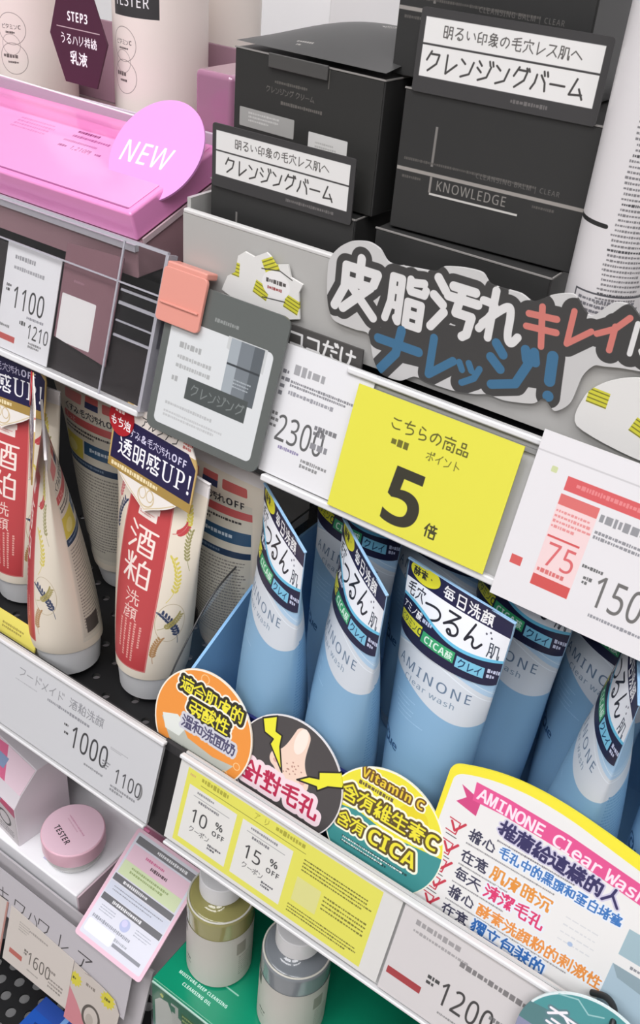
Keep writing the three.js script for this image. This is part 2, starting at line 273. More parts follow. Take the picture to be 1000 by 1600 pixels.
// ---------------------------------------------------------------- upper shelf, left: slanted pink display, its bottles and signs
const SL = Math.atan(0.0109 / 0.0345);
const slope = (z) => 1.0172 + (-0.01 - z) * Math.tan(SL);              // the mauve stand's top
{
  const s = shapeOf([[0.01, 1.0005], [0.01, slope(-0.01)], [0.3, 0], [0.3, 0]].slice(0, 2).concat([[0.08, slope(-0.08)], [0.158, slope(-0.08)], [0.158, 1.0005]]));
  const g = new THREE.ExtrudeGeometry(s, { depth: 0.26, bevelEnabled: true, bevelSize: 0.0006, bevelThickness: 0.0006, bevelSegments: 1 }).rotateY(Math.PI / 2).translate(-0.605, 0, 0);
  const t = thing('display_stand', 'mauve cardboard display stand with a sloping top under the pink tray', 'display', [-0.475, 1.0013, -0.08]);
  part('body', g.translate(0.475, -1.0005, 0.08), M(0x9c7a80, 0.5), t);
  const lip = part('paper_lip', box(0.262, 0.0036, 0.003, 0, 0.0158, 0.0715), M(0xcfcdd4, 0.5), t);
  const ledge = part('paper_edge', box(0.0012, 0.003, 0.07, 0.1312, 0.0, 0.035), M(0xc9b4b8, 0.5), t);
  ledge.position.set(0, 0.0395, 0); ledge.rotation.x = SL;
}
const pinkPlastic = M(0xf096cf, 0.18, { clearcoat: 0.6, clearcoatRoughness: 0.08 });
{
  const TH = 0.0162, n = [Math.cos(SL), Math.sin(SL)];
  const L = 0.073, W = 0.26;
  const t = thing('display_tray', 'glossy pink slanted tray with printed text and price behind clear plastic', 'tray', [-0.475, slope(-0.0105) + 0.0024, -0.0105], [SL, 0, 0]);
  part('tray_body', new RoundedBoxGeometry(W, TH, L, 3, 0.0016).translate(0, TH / 2, -L / 2), pinkPlastic, t);
  const q = plateGeo(roundShape(-W / 2 + 0.002, 0, W / 2 - 0.006, L - 0.006, 0.0015), 0.0004);
  const tex = canvasTex(q.w, q.h, (g, w, h) => {
    rect(g, 0, 0, w, h, '#f39ed4');
    const x = w - 82;
    fine(g, x, 18, 34, 2.6, 1, '#8a3d70', 0.9); fine(g, x, 22.5, 34, 2.6, 1, '#b05a95', 0.9);
    fine(g, x - 2, 28, 36, 2.2, 1, '#b868a0', 0.9); fine(g, x - 1, 33.4, 7, 2.2, 1, '#9a4a84', 0.9);
    T(g, '1,210円', x + 8, 32.2, 3.6, { c: '#8a3d70', bold: false }); fine(g, x + 27, 33.4, 9, 2.2, 1, '#9a4a84', 0.9);
    fine(g, x - 45, 20, 30, 12, 4, '#dc86bd', 0.6);
    rect(g, 0, h - 1, w, 1, '#a65a90');
  });
  part('printed_top', q.g.rotateX(-Math.PI / 2).translate(0, TH, -0.003), paper(tex, { roughness: 0.2, clearcoat: 0.7, clearcoatRoughness: 0.08 }), t);
}
// the clear guard standing across the tray
{
  const t = thing('plastic_guard', 'clear bent plastic guard over the pink tray in front of the cream bottles', 'guard', [-0.475, slope(-0.058) + 0.0185, -0.056], [0, 0, -0.022]);
  const pts = [[0, 0], [0.001, 0.008], [-0.001, 0.0135], [-0.004, 0.0165]];
  const g = new THREE.ExtrudeGeometry(shapeOf(pts.map(([z, y]) => [-z, y]).concat(pts.map(([z, y]) => [-z + 0.0008, y]).reverse())), { depth: 0.25, bevelEnabled: false }).rotateY(Math.PI / 2).translate(-0.125, 0, 0);
  part('sheet', g, clear({ roughness: 0.06, color: 0xfff6fb }), t);
  part('sheet_edge', new THREE.TubeGeometry(new THREE.LineCurve3(new THREE.Vector3(-0.125, 0.0166, -0.0042), new THREE.Vector3(0.125, 0.0166, -0.0042)), 2, 0.0006, 6), M(0xf4ecf2, 0.2), t);
}
// NEW disc, leaning back
card('sign_disc', 'round pink sign reading NEW leaning on the pink tray', 'sign', { o: [0, 1.04, -0.03], tilt: 40 * Math.PI / 180 }, circleShape(-0.3613, 0.0205, 0.0292), (g, w, h) => {
  rect(g, 0, 0, w, h, '#ef9fe6');
  g.save(); g.translate(w / 2, h / 2 + 4); g.rotate(-0.03); T(g, 'NEW', -22, -8, 13.2, { c: '#fff2fb', skew: 0.1, bold: false, gap: 0.02, lsx: 0.95 }); g.restore();
}, { thick: 0.0012, mat: { roughness: 0.25, clearcoat: 0.5 } });
// cream bottles
const cream = M(0xe8ded5, 0.4);
function pumpBottle(x, z, y0, r, h, label, tester, yaw = 0) {
  const t = thing('bottle', label, 'bottle', [x, y0, z], [0, yaw, 0]);
  const pr = [[0, 0], [r - 0.003, 0], [r - 0.0008, 0.0008], [r, 0.003], [r, h - 0.008], [r - 0.002, h - 0.002], [r - 0.008, h], [0.007, h + 0.002], [0.007, h + 0.006], [0, h + 0.006]];
  const g = lathe(pr, 64), uv = g.attributes.uv, p = g.attributes.position;
  for (let i = 0; i < uv.count; i++) uv.setY(i, p.getY(i) / (h + 0.006));
  const C = 2 * Math.PI * r * 1000, H = (h + 0.006) * 1000;
  const tex = canvasTex(C, H, (g, w, hh) => {
    rect(g, 0, 0, w, hh, '#ebe1d8');
    const cx = tester ? w * 0.5 - 7 : w * 0.5;                       // u = 0 and 1 at +z, u = 0.5 at -z before the shift below
    const Y = hh - (tester ? 53 : 46);
    for (const [k, s] of [[0, 'ビタミンC'], [1, '']]) {
      ell(g, cx, Y + k * 17, 9, 9, null, '#8f857f', 0.35); if (s) T(g, s, cx, Y - 2.5 + k * 17, 2.6, { align: 'c', c: '#5a514d' }); else fine(g, cx - 7, Y - 2.5 + k * 17, 14, 2.6, 1, '#6a615d', 0.9); fine(g, cx - 4, Y + 1.5 + k * 17, 8, 1.4, 1, '#4a423f', 0.9);
    }
    ell(g, cx - 1, Y + 9, 6, 6, null, '#a09690', 0.3);
    if (tester) { rect(g, cx - 8, Y - 31, 31, 16.5, '#3b3b3b'); T(g, 'TESTER', cx - 6.5, Y - 26, 6.4, { c: '#f4f4f4', bold: false, lsx: 0.86 }); }
  });
  tex.wrapS = THREE.RepeatWrapping; tex.offset.x = 0.5;
  part('body', g, paper(tex, { roughness: 0.38 }), t);
  part('pump_collar', lathe([[0, h + 0.006], [0.009, h + 0.006], [0.009, h + 0.016], [0.004, h + 0.018], [0.004, h + 0.03], [0, h + 0.03]]), cream, t);
  part('pump_head', lathe([[0, h + 0.03], [0.009, h + 0.03], [0.01, h + 0.034], [0.009, h + 0.04], [0, h + 0.04]]), cream, t);
  return t;
}
const by = slope(-0.08) + 0.0018;
pumpBottle(-0.4235, -0.115, by, 0.0275, 0.115, 'cream bottle with a dark TESTER sticker behind the pink tray', true, 0.14);
pumpBottle(-0.5375, -0.118, by, 0.0275, 0.115, 'cream bottle with printed circles at the far left, beside the hexagonal sign', false, 0.4);
pumpBottle(-0.4385, -0.1870, 1.0006, 0.026, 0.145, 'cream bottle half hidden between the tester bottle and the black boxes', false, -0.5);
// a mauve plastic insert the bottles stand in
{
  const t = thing('bottle_insert', 'shiny mauve plastic insert beside the tester bottle', 'tray', [-0.475, slope(-0.08) + 0.0018, -0.1155]);
  part('front_wall', box(0.26, 0.02, 0.002, 0, 0.01, 0.034, 0.0008), M(0xc9bcc8, 0.2, { clearcoat: 0.6 }), t);
  part('back_wall', box(0.26, 0.05, 0.002, 0, 0.025, -0.037, 0.0008), M(0xa98796, 0.2, { clearcoat: 0.6 }), t);
  part('side_block', box(0.026, 0.05, 0.066, 0.1165, 0.025, -0.002, 0.003), M(0xa4738d, 0.15, { clearcoat: 1, clearcoatRoughness: 0.05 }), t);
}
// hexagonal sign
card('sign_hexagon', 'dark plum six-sided sign with white lettering between the cream bottles', 'sign', { o: [0, 1.0, -0.0775], tilt: 0.03 }, shapeOf([[-0.4690, 0.1170], [-0.4420, 0.1165], [-0.4310, 0.0935], [-0.4400, 0.0690], [-0.4655, 0.0690], [-0.4770, 0.0935]]), (g, w, h) => {
  rect(g, 0, 0, w, h, '#4a2036'); T(g, 'STEP3', w / 2, 10, 5.4, { align: 'c', c: '#fff', lsx: 0.8 }); line(g, [[6, 19], [w - 6, 19]], '#cbb', 0.5);
  T(g, 'うるハリ持続', w / 2, 22, 5.4, { align: 'c', c: '#fff', sx: 0.85 }); T(g, '乳液', w / 2, 30.5, 7, { align: 'c', c: '#fff', w: 0.12 });
}, { thick: 0.001 });

// ---------------------------------------------------------------- upper shelf, right: grey carton tray with the black boxes
const blackCard = M(0x2f2f2e, 0.45), BOXW = 0.083, BOXH = 0.0565, BOXD = 0.083;
{
  const t = thing('carton_tray', 'light grey cardboard tray holding the black boxes', 'tray', [-0.131, 1.0005, -0.008]);
  const gm = M(0xb4b3af, 0.35);
  part('front_panel', box(0.362, 0.0435, 0.0022, 0, 0.0215, -0.0011), gm, t);
  part('front_fold', box(0.362, 0.0022, 0.0034, 0, 0.0442, -0.0015, 0.0008), M(0xd2d1ce, 0.4), t);
  part('side_panel', box(0.0022, 0.05, 0.21, -0.1799, 0.025, -0.108), gm, t);
  part('side_panel', box(0.0022, 0.05, 0.21, 0.1799, 0.025, -0.108), gm, t);
  part('floor_panel', box(0.356, 0.0022, 0.21, 0, 0.0011, -0.108), gm, t);
}
const boxFront = canvasTex(83, 56.5, (g, w, h) => {
  rect(g, 0, 0, w, h, '#30302f'); rect(g, 15.5, 12, 1.1, 16, '#7d7a76'); 
  fine(g, 3, 26.2, 76, 1.3, 1, '#5a5753', 0.9); T(g, 'CLEANSING BALM | CLEAR', 36, 26.2, 2.1, { c: '#6d6a66', bold: false, gap: 0.12 });
  rect(g, 0, 30.4, w, 1.5, '#9a958f'); fine(g, 3, 33.5, 12, 1.5, 1, '#5a5753', 0.9); fine(g, 62, 33.5, 15, 1.5, 1, '#5a5753', 0.9);
  T(g, 'KNOWLEDGE', 19, 32.8, 4.3, { c: '#8e8a84', bold: false, lsx: 0.95 }); rect(g, 16.5, 38.6, 40, 0.9, '#c9c6c0'); rect(g, 16, 32, 1, 6.6, '#8a8681');
});
const boxBack = canvasTex(83, 56.5, (g, w, h) => {
  rect(g, 0, 0, w, h, '#2e2e2c'); rect(g, 21.5, 0, 0.5, 5, '#55534f'); rect(g, 54, 0, 0.5, 8, '#66645f');
  fine(g, 24, 9.6, 22, 1.6, 1, '#5c5954', 0.9); T(g, 'クレンジング クリーム', 19, 12.6, 2.7, { c: '#6f6b66' }); fine(g, 28, 17.8, 30, 1.8, 1, '#67635e', 0.9);
  rrect(g, 3.5, 24.5, 33, 8.5, 0.5, '#a3a29e'); fine(g, 9, 26, 18, 5, 3, '#c6c5c1', 0.6); rrect(g, 45, 27.5, 22, 18, 0.5, '#d2d1cd'); fine(g, 49, 31, 12, 5, 3, '#b2b1ad', 0.6);
});
function blackBox(name, label, x, y, z, yaw, tex, flap) {
  const t = thing(name, label, 'box', [x, y, z], [0, yaw, 0], 'black cosmetic boxes in the grey tray');
  const side = part('carton', box(BOXW, BOXH, BOXD, 0, BOXH / 2, -BOXD / 2, 0.0007), blackCard, t);
  const q = plateGeo(shapeOf([[-BOXW / 2 + 0.0006, 0.0006], [BOXW / 2 - 0.0006, 0.0006], [BOXW / 2 - 0.0006, BOXH - 0.0006], [-BOXW / 2 + 0.0006, BOXH - 0.0006]]), 0.0003);
  part('front_panel', q.g.translate(0, 0.0006, 0.0), paper(tex, { roughness: 0.45 }), t);
  part('edge_crease', mergeGeometries([box(BOXW, 0.0006, 0.0008, 0, BOXH, 0), box(0.0006, 0.0006, BOXD, BOXW / 2, BOXH, -BOXD / 2)]), M(0x8c8985, 0.6), t);
  return t;
}
function headerCard(parent, w, hh, y, lean, z) {
  const q = plateGeo(roundShape(-w / 2, 0, w / 2, hh, 0.0015), 0.0008);
  const tex = canvasTex(q.w, q.h, (g, W, H) => {
    rect(g, 0, 0, W, H, '#3b3a3a'); const k = H / 30;
    rect(g, 2.4, 3.2 * k, W - 5.2, 9 * k, '#e2e1de'); rect(g, 2.4, 12.9 * k, W - 5.2, 11.2 * k, '#e2e1de');
    T(g, '明るい印象の毛穴レス肌へ', W / 2, 5.2 * k, 4.6 * k, { align: 'c', c: '#55524f', sx: 0.95, w: 0.09 });
    T(g, 'クレンジングバーム', W / 2 - 1, 14.6 * k, 7.4 * k, { align: 'c', c: '#403e3c', sx: 0.92, w: 0.1 });
    fine(g, W * 0.55, 26 * k, W * 0.38, 2 * k, 1, '#6d6a68', 0.8);
  });
  const m = part('header_card', q.g, paper(tex), parent, 'dark header card with two white lines of lettering');
  m.position.set(0, y, z); m.rotation.x = -lean;
  return m;
}
const L1 = 1.0035, L2 = L1 + BOXH + 0.0008, L3 = L2 + BOXH + 0.0008;
const bl = blackBox('cosmetic_box', 'lower black box at the left of the grey tray, header card on its front', -0.2622, L1, -0.0185, 0, boxFront);
headerCard(bl, 0.0795, 0.0285, BOXH - 0.0025, 0, 0.0006);
const bt = blackBox('cosmetic_box', 'black box with a bulging loose lid and two pale stickers, on top at the left', -0.2582, L2, -0.0272, -0.055, boxBack);
{ // its lid has come loose and bulges up
  const p = [];
  const N = 14, g = new THREE.PlaneGeometry(BOXW - 0.001, BOXD, 24, 18).rotateX(-Math.PI / 2).translate(0, 0, -BOXD / 2), a = g.attributes.position;
  for (let i = 0; i < a.count; i++) { const u = a.getX(i) / BOXW + 0.5, v = -a.getZ(i) / BOXD; a.setY(i, BOXH + 0.0012 + 0.011 * Math.sin(Math.PI * Math.min(1, v * 0.9)) * Math.pow(Math.sin(Math.PI * Math.min(1, u * 0.85 + 0.02)), 0.8) + 0.0015 * (1 - v)); }
  g.computeVertexNormals();
  const tex = canvasTex(83, 83, (c, w, h) => { rect(c, 0, 0, w, h, '#3d3d3c'); c.save(); c.translate(56, 30); c.rotate(-0.95); fine(c, -12, 0, 26, 2.2, 1, '#b5b2ad', 0.9); fine(c, -12, 3, 26, 1.4, 1, '#8f8c87', 0.9); c.restore(); fine(c, 27, 72, 10, 2, 1, '#96938e', 0.8); fine(c, 29, 75, 5, 2, 1, '#96938e', 0.8); });
  part('lid', g, paper(tex, { side: THREE.DoubleSide, roughness: 0.42 }), bt);
  part('tuck_flap', box(0.033, 0.006, 0.0012, -0.004, BOXH - 0.002, 0.0012, 0.0004), M(0x4b4a48, 0.5), bt);
}
const bl2 = blackBox('cosmetic_box', 'lower black box at the right, mostly hidden behind the large lettered cut-out sign', -0.168, L1, -0.0175, 0, boxFront);
const br = blackBox('cosmetic_box', 'upper black box at the right with a tall white-lettered header card standing on its top', -0.1640, L2, -0.0240, 0.06, boxFront);
headerCard(br, 0.0765, 0.0302, BOXH - 0.0005, 0.03, 0.0004);
const bt3 = blackBox('cosmetic_box', 'topmost black box behind the tall header card, cut by the top of the photo', -0.1800, L3, -0.0365, 0, boxFront);
// white cartons behind the boxes
for (const [x, w, h, z, yaw, l] of [[-0.362, 0.06, 0.155, -0.265, 0.12, 'plain pale carton standing behind the loose-lidded box, left of two'], [-0.275, 0.062, 0.16, -0.265, -0.1, 'plain pale carton standing behind the loose-lidded box, right of two']]) {
  const t = thing('carton', l, 'box', [x, 1.0, z], [0, yaw, 0], 'pale cartons at the back of the upper shelf');
  part('body', box(w, h, 0.05, 0, h / 2, 0, 0.001), M(0xdcdbda, 0.5), t); part('lid_flap', box(w, 0.001, 0.05, 0, h + 0.0005, 0), M(0xd2d1d0, 0.5), t);
}
// tall white tube at the right of the tray
{
  const r = 0.0155, h = 0.19, t = thing('cosmetic_tube', 'tall white cylinder bottle with small vertical print at the right edge', 'bottle', [-0.1070, 1.0035, -0.0268]);
  const g = lathe([[0, 0], [r - 0.002, 0], [r, 0.002], [r, h - 0.002], [r - 0.002, h], [0, h]], 64), uv = g.attributes.uv, p = g.attributes.position;
  for (let i = 0; i < uv.count; i++) uv.setY(i, p.getY(i) / h);
  const tex = canvasTex(2 * Math.PI * r * 1000, h * 1000, (c, w, hh) => {
    rect(c, 0, 0, w, hh, '#dcd9d9'); const cx = w / 2;
    line(c, [[cx - 22, hh - 83.5], [cx - 1.5, hh - 83.5]], '#2b2b2b', 1.7);
    for (let k = 0; k < 62; k++) fine(c, cx + 0.8 + 1.6 * rnd(), hh - 152 + k * 1.9, 20 + 6 * rnd(), 1.6, 1, k % 9 === 4 ? '#4a4a4c' : '#7c7a7c', 0.62);
    line(c, [[cx - 8, hh - 58], [cx + 24, hh - 58], [cx + 24, hh - 44], [cx - 8, hh - 44], [cx - 8, hh - 58]], '#55555a', 0.7); fine(c, cx - 6, hh - 56, 26, 11, 5, '#77777c', 0.6);
  });
  tex.wrapS = THREE.RepeatWrapping; tex.offset.x = 0.5;
  part('body', g, paper(tex, { roughness: 0.3 }), t);
  part('cap', lathe([[0, h], [r - 0.003, h], [r - 0.003, h + 0.03], [0, h + 0.03]]), M(0xe8e6e6, 0.35), t);
}
// large die-cut lettered sign glued to the tray
{
  const pl = { o: [0, 1.0, -0.0068], tilt: 0 };
  const pts = [[-0.2248, 0.043], [-0.2205, 0.0505], [-0.2143, 0.0552], [-0.206, 0.0572], [-0.1998, 0.0558], [-0.1945, 0.0512], [-0.183, 0.0522], [-0.1725, 0.0535], [-0.1688, 0.0565], [-0.16, 0.0585], [-0.1515, 0.0588], [-0.1466, 0.0552], [-0.1339, 0.0552], [-0.1279, 0.0535], [-0.1205, 0.0585], [-0.1125, 0.061], [-0.1075, 0.0565], [-0.1034, 0.0550], [-0.097, 0.0622], [-0.0905, 0.0632], [-0.0852, 0.0598], [-0.076, 0.0595], [-0.072, 0.055], [-0.072, 0.044], [-0.0765, 0.0405], [-0.0878, 0.0385], [-0.094, 0.037], [-0.098, 0.036], [-0.1015, 0.03], [-0.1035, 0.0175], [-0.109, 0.0118], [-0.1145, 0.0155], [-0.119, 0.0115], [-0.131, 0.0085], [-0.139, 0.0085], [-0.145, 0.0065], [-0.155, 0.0045], [-0.168, 0.0040], [-0.1745, 0.0045], [-0.1815, 0.0], [-0.1915, 0.0], [-0.1965, 0.0060], [-0.2005, 0.0165], [-0.2075, 0.0165], [-0.2195, 0.0175], [-0.2238, 0.0265]];
  card('sign_cutout', 'large cut-out sign of outlined white, red and blue lettering on the grey tray', 'sign', pl, smoothShape(pts), (g, w, h) => {
    rect(g, 0, 0, w, h, '#c9c8c6');
    const X = (x) => (x + 0.2248) * 1000, Y = (y) => (0.0632 - y) * 1000;
    const dark = '#403f3e';
    const big = [];
    const put = (ch, x, y, s, col, sx = 0.95) => big.push([ch, X(x), Y(y), s, col, sx]);
    put('皮', -0.2200, 0.0498, 26, '#dedddb', 0.90); put('脂', -0.1935, 0.0480, 22, '#dedddb', 0.88); put('汚', -0.1720, 0.0535, 24.5, '#dedddb', 0.9); put('れ', -0.1490, 0.0538, 21.5, '#dedddb', 0.86);
    put('キ', -0.1300, 0.0530, 17, '#cf7a70', 0.92); put('レ', -0.1145, 0.0560, 15.5, '#cf7a70', 0.86); put('イ', -0.1015, 0.0588, 15.5, '#cf7a70', 0.92); put('に', -0.0880, 0.0575, 13, '#dedddb', 0.95);
    put('ナ', -0.1955, 0.0240, 22.5, '#3f6f91', 0.98); put('レ', -0.1725, 0.0268, 19.5, '#3f6f91', 0.86); put('ッ', -0.1565, 0.0245, 15.5, '#3f6f91', 0.9); put('ジ', -0.1415, 0.0338, 21, '#3f6f91', 0.98);
    g.strokeStyle = dark;
    for (const [ch, x, y, s, col, sx] of big) { g.lineWidth = 10.6; strokes(g, ch, x, y, s * sx, s); }
    line(g, [[X(-0.1150), Y(0.034)], [X(-0.1138), Y(0.022)], [X(-0.1132), Y(0.0170)]], dark, 10.5);
    poly(g, [[X(-0.196), Y(0.03)], [X(-0.15), Y(0.034)], [X(-0.112), Y(0.042)], [X(-0.112), Y(0.02)], [X(-0.15), Y(0.012)], [X(-0.188), Y(0.008)], [X(-0.192), Y(0.022)]], dark);
    for (const [ch, x, y, s, col, sx] of big) { g.strokeStyle = col; g.lineWidth = Math.min(4.6, s * (col === '#3f6f91' ? 0.195 : 0.165)); strokes(g, ch, x, y, s * sx, s); }
    line(g, [[X(-0.1150), Y(0.034)], [X(-0.1140), Y(0.0235)]], '#3f6f91', 4.8); ell(g, X(-0.1132), Y(0.0170), 2.4, 2.4, '#3f6f91');
  }, { thick: 0.0012, ppm: 7 });
}
// burst stickers (plain), glued to the tray
{
  const pl = { o: [0, 1.0, -0.0064], tilt: 0 };
  const art = (g, w, h) => {
    rect(g, 0, 0, w, h, '#e3e2de');
    const b = (x, y, a) => { g.save(); g.translate(x * w, y * h); g.rotate(a); rect(g, -4, -3.4, 8.5, 6.8, '#d3cf3f'); for (let k = 0; k < 4; k++) rect(g, -4, -2.6 + k * 1.8, 8.5, 0.5, '#77742c'); g.restore(); };
    b(0.13, 0.42, 0.05); b(0.6, 0.18, -0.5); b(0.5, 0.62, 0.3); b(0.88, 0.68, 0.25);
    ell(g, w * 0.68, h * 0.46, w * 0.17, h * 0.22, '#eceae8'); fine(g, w * 0.56, h * 0.38, w * 0.24, h * 0.08, 1, '#55504e', 0.9); fine(g, w * 0.58, h * 0.5, w * 0.2, h * 0.06, 1, '#9d4a48', 0.9);
    line(g, [[w * 0.5, h * 0.27], [w * 0.72, h * 0.22], [w * 0.87, h * 0.3]], '#3a3a38', 0.5); line(g, [[w * 0.52, h * 0.72], [w * 0.8, h * 0.68]], '#3a3a38', 0.5);
  };
  card('burst_sticker', 'white and yellow jagged sticker above the grey framed product card', 'sticker', pl, shapeOf([[-0.285, 0.013], [-0.2815, 0.021], [-0.277, 0.024], [-0.2755, 0.0325], [-0.2715, 0.0355], [-0.266, 0.0345], [-0.259, 0.0385], [-0.2565, 0.0372], [-0.2535, 0.034], [-0.2465, 0.036], [-0.2445, 0.0305], [-0.2375, 0.029], [-0.2395, 0.0245], [-0.238, 0.012], [-0.25, 0.008], [-0.27, 0.008]]), art, { thick: 0.001 });
  card('round_sticker', 'white and yellow rounded sticker at the right edge above the red-striped price tag', 'sticker', pl, smoothShape([[-0.0985, 0.009], [-0.0985, 0.0225], [-0.094, 0.029], [-0.088, 0.0335], [-0.08, 0.037], [-0.068, 0.038], [-0.055, 0.034], [-0.048, 0.024], [-0.048, 0.008], [-0.07, 0.004]]), art, { thick: 0.001 });
}
// ---------------------------------------------------------------- upper price rail: tags
const R4 = (x0, y0, x1, y1) => shapeOf([[x0, y0], [x1, y0], [x1, y1], [x0, y1]]);
const price = (g, s, x, y, h, c = '#333') => T(g, s, x, y, h, { c, bold: false, lsx: 0.68, gap: 0.02, w: 0.1 });
card('price_tag', 'white price tag reading 1100 behind the clear holder at the left', 'price tag', UP, R4(-0.4330, -0.0596, -0.3905, 0.0005), (g, w, h) => {
  rect(g, 0, 0, w, h, '#d8d8da'); fine(g, 7, 6, 30, 3.2, 1, '#8d8d90', 0.9); fine(g, 7, 12, 29, 2.6, 1, '#9a9a9d', 0.9); price(g, '1100', 8.5, 22, 13.5); fine(g, 3, 23, 4.5, 5, 2, '#444', 0.7);
  fine(g, 22, 37, 15, 1.8, 1, '#8a8a90', 0.9); fine(g, 17, 40.5, 6, 3, 1, '#555', 0.9); price(g, '1210', 23.5, 40, 9); fine(g, 26, 50.5, 11, 3.6, 2, '#777', 0.8); rect(g, 2, 51.5, 13, 3.4, '#b5524e'); fine(g, 1, 46, 11, 2, 1, '#777', 0.9);
});
card('code_card', 'mauve card with a blank white square behind the clear holder', 'card', UP, shapeOf([[-0.3900, 0.010], [-0.3490, 0.0125], [-0.3492, -0.0462], [-0.3895, -0.0412]]), (g, w, h) => { rect(g, 0, 0, w, h, '#7c5a61'); g.save(); g.translate(14, 42); rrect(g, -12, -13.2, 25.5, 26, 0.8, '#d9d7d6'); g.restore(); fine(g, 9, 20, 9, 2, 1, '#93707a', 0.8); }, { off: -0.0012 });
card('product_card', 'grey framed product card with a jar picture held by a coral clip', 'card', UP, roundShape(-0.3098, -0.0642, -0.2372, 0.0135, 0.0062), (g, w, h) => {
  rect(g, 0, 0, w, h, '#5f6360'); rrect(g, 4.6, 18.5, w - 9.8, h - 23, 3, '#d3d6d6'); poly(g, [[40, 18], [w - 9, 18], [w - 9, 30], [40, 24]], '#c2c5c4');
  fine(g, 30, 12, 17, 2.2, 1, '#8c908d', 0.9);
  g.save(); g.translate(52, 34); const gr = null; rrect(g, -10, -15.5, 20, 29, 3, '#757c81'); rect(g, -10, -15.5, 6, 29, '#9ea6ab'); rect(g, 4, -15.5, 6, 29, '#5b6165'); rect(g, -10, -3.6, 20, 1, '#3c4043'); fine(g, -4, 3, 11, 5, 3, '#a9b0b4', 0.5); g.restore();
  fine(g, 12, 29, 17, 3.6, 1, '#a4a6a5', 0.95); fine(g, 12, 35.5, 24, 2.6, 1, '#abadac', 0.9); fine(g, 12, 40, 26, 2.6, 1, '#abadac', 0.9); fine(g, 11, 46.5, 8, 3.4, 1, '#a4a6a5', 0.9);
  rect(g, 21, 45, 38, 11, '#4c5150'); T(g, 'クレンジング', 24, 47.6, 5.6, { c: '#7c8280', sx: 0.95 }); fine(g, 10, 60.5, 52, 2, 1, '#b5b7b7', 0.9); fine(g, 10, 65, 44, 4.2, 2, '#babcbc', 0.7);
}, { off: 0.0046, thick: 0.0012, mat: { roughness: 0.3, clearcoat: 0.4 } });
{
  const t = thing('clip', 'coral pink plastic clip holding the grey framed card', 'clip', [0, UP.o[1], UP.o[2]], [-TILT, 0, 0]);
  const cm = M(0xe59c8d, 0.35, { transmission: 0.12, thickness: 0 });
  part('front_plate', new THREE.ExtrudeGeometry(roundShape(-0.3140, -0.0085, -0.2868, 0.0175, 0.0025), { depth: 0.0012, bevelEnabled: true, bevelSize: 0.0004, bevelThickness: 0.0004, bevelSegments: 2 }).translate(0, 0, 0.0072), cm, t);
  part('jaw', box(0.0255, 0.0035, 0.009, -0.3004, 0.0188, 0.004, 0.001), cm, t);
  part('rib', box(0.0245, 0.001, 0.001, -0.3004, 0.0005, 0.0092, 0.0003), cm, t);
}
card('small_sign', 'small dark sign with white lettering between the framed card and the cut-out sign', 'sign', { o: [0, 1.0, -0.0056], tilt: 0 }, R4(-0.2440, -0.004, -0.2015, 0.0085), (g, w, h) => { rect(g, 0, 0, w, h, '#4d4b49'); T(g, 'ココだけ', w / 2 - 1, 1.6, 9, { align: 'c', c: '#e9e8e6', w: 0.14, sx: 1 }); }, { thick: 0.001 });
card('price_tag', 'white price tag reading 2300 beside the yellow square tag', 'price tag', UP, R4(-0.2395, -0.0625, -0.1900, 0.0012), (g, w, h) => {
  rect(g, 0, 0, w, h, '#dcdcdd'); fine(g, 7, 8, 32, 5.6, 1, '#9c9c9e', 0.95); fine(g, 6.5, 16, 36, 3.6, 2, '#808084', 0.8); fine(g, 6.5, 21, 28, 2.4, 1, '#95959a', 0.9); fine(g, 1, 12, 3.5, 14, 4, '#77777c', 0.6);
  price(g, '2300', 4.2, 32, 14.5, '#5a5a5a'); fine(g, 0.4, 33, 4, 9, 3, '#777', 0.6); fine(g, 25, 32, 12, 5.4, 2, '#77777a', 0.9); fine(g, 25, 40, 13, 4.6, 1, '#86868a', 0.9); fine(g, 8, 48, 14, 2, 1, '#8880a0', 0.9); fine(g, 22, 50, 16, 5, 2, '#888', 0.8);
}, { off: 0.0004 });
card('point_tag', 'square yellow tag with a big black numeral 5', 'price tag', UP, R4(-0.1957, -0.0630, -0.1140, -0.0038), (g, w, h) => {
  rect(g, 0, 0, w, h, '#dbd74a'); T(g, 'こちらの商品', 20, 7.6, 6.4, { c: '#5e5b28', w: 0.1, gap: 0.03, sx: 1 }); fine(g, 23, 17, 17, 4, 1, '#6b6829', 0.95); T(g, 'ポイント', 41, 17, 4.2, { c: '#6b6829', w: 0.1 });
  g.fillStyle = '#37352a'; g.font = 'bold 40px sans-serif'; g.save(); g.translate(26, 55); g.scale(0.95, 0.92); g.fillText('5', 0, 0); g.restore(); T(g, '倍', 50, 47.5, 6.4, { c: '#44422a', w: 0.12 });
}, { off: 0.0042, thick: 0.0006, mat: { roughness: 0.4 } });
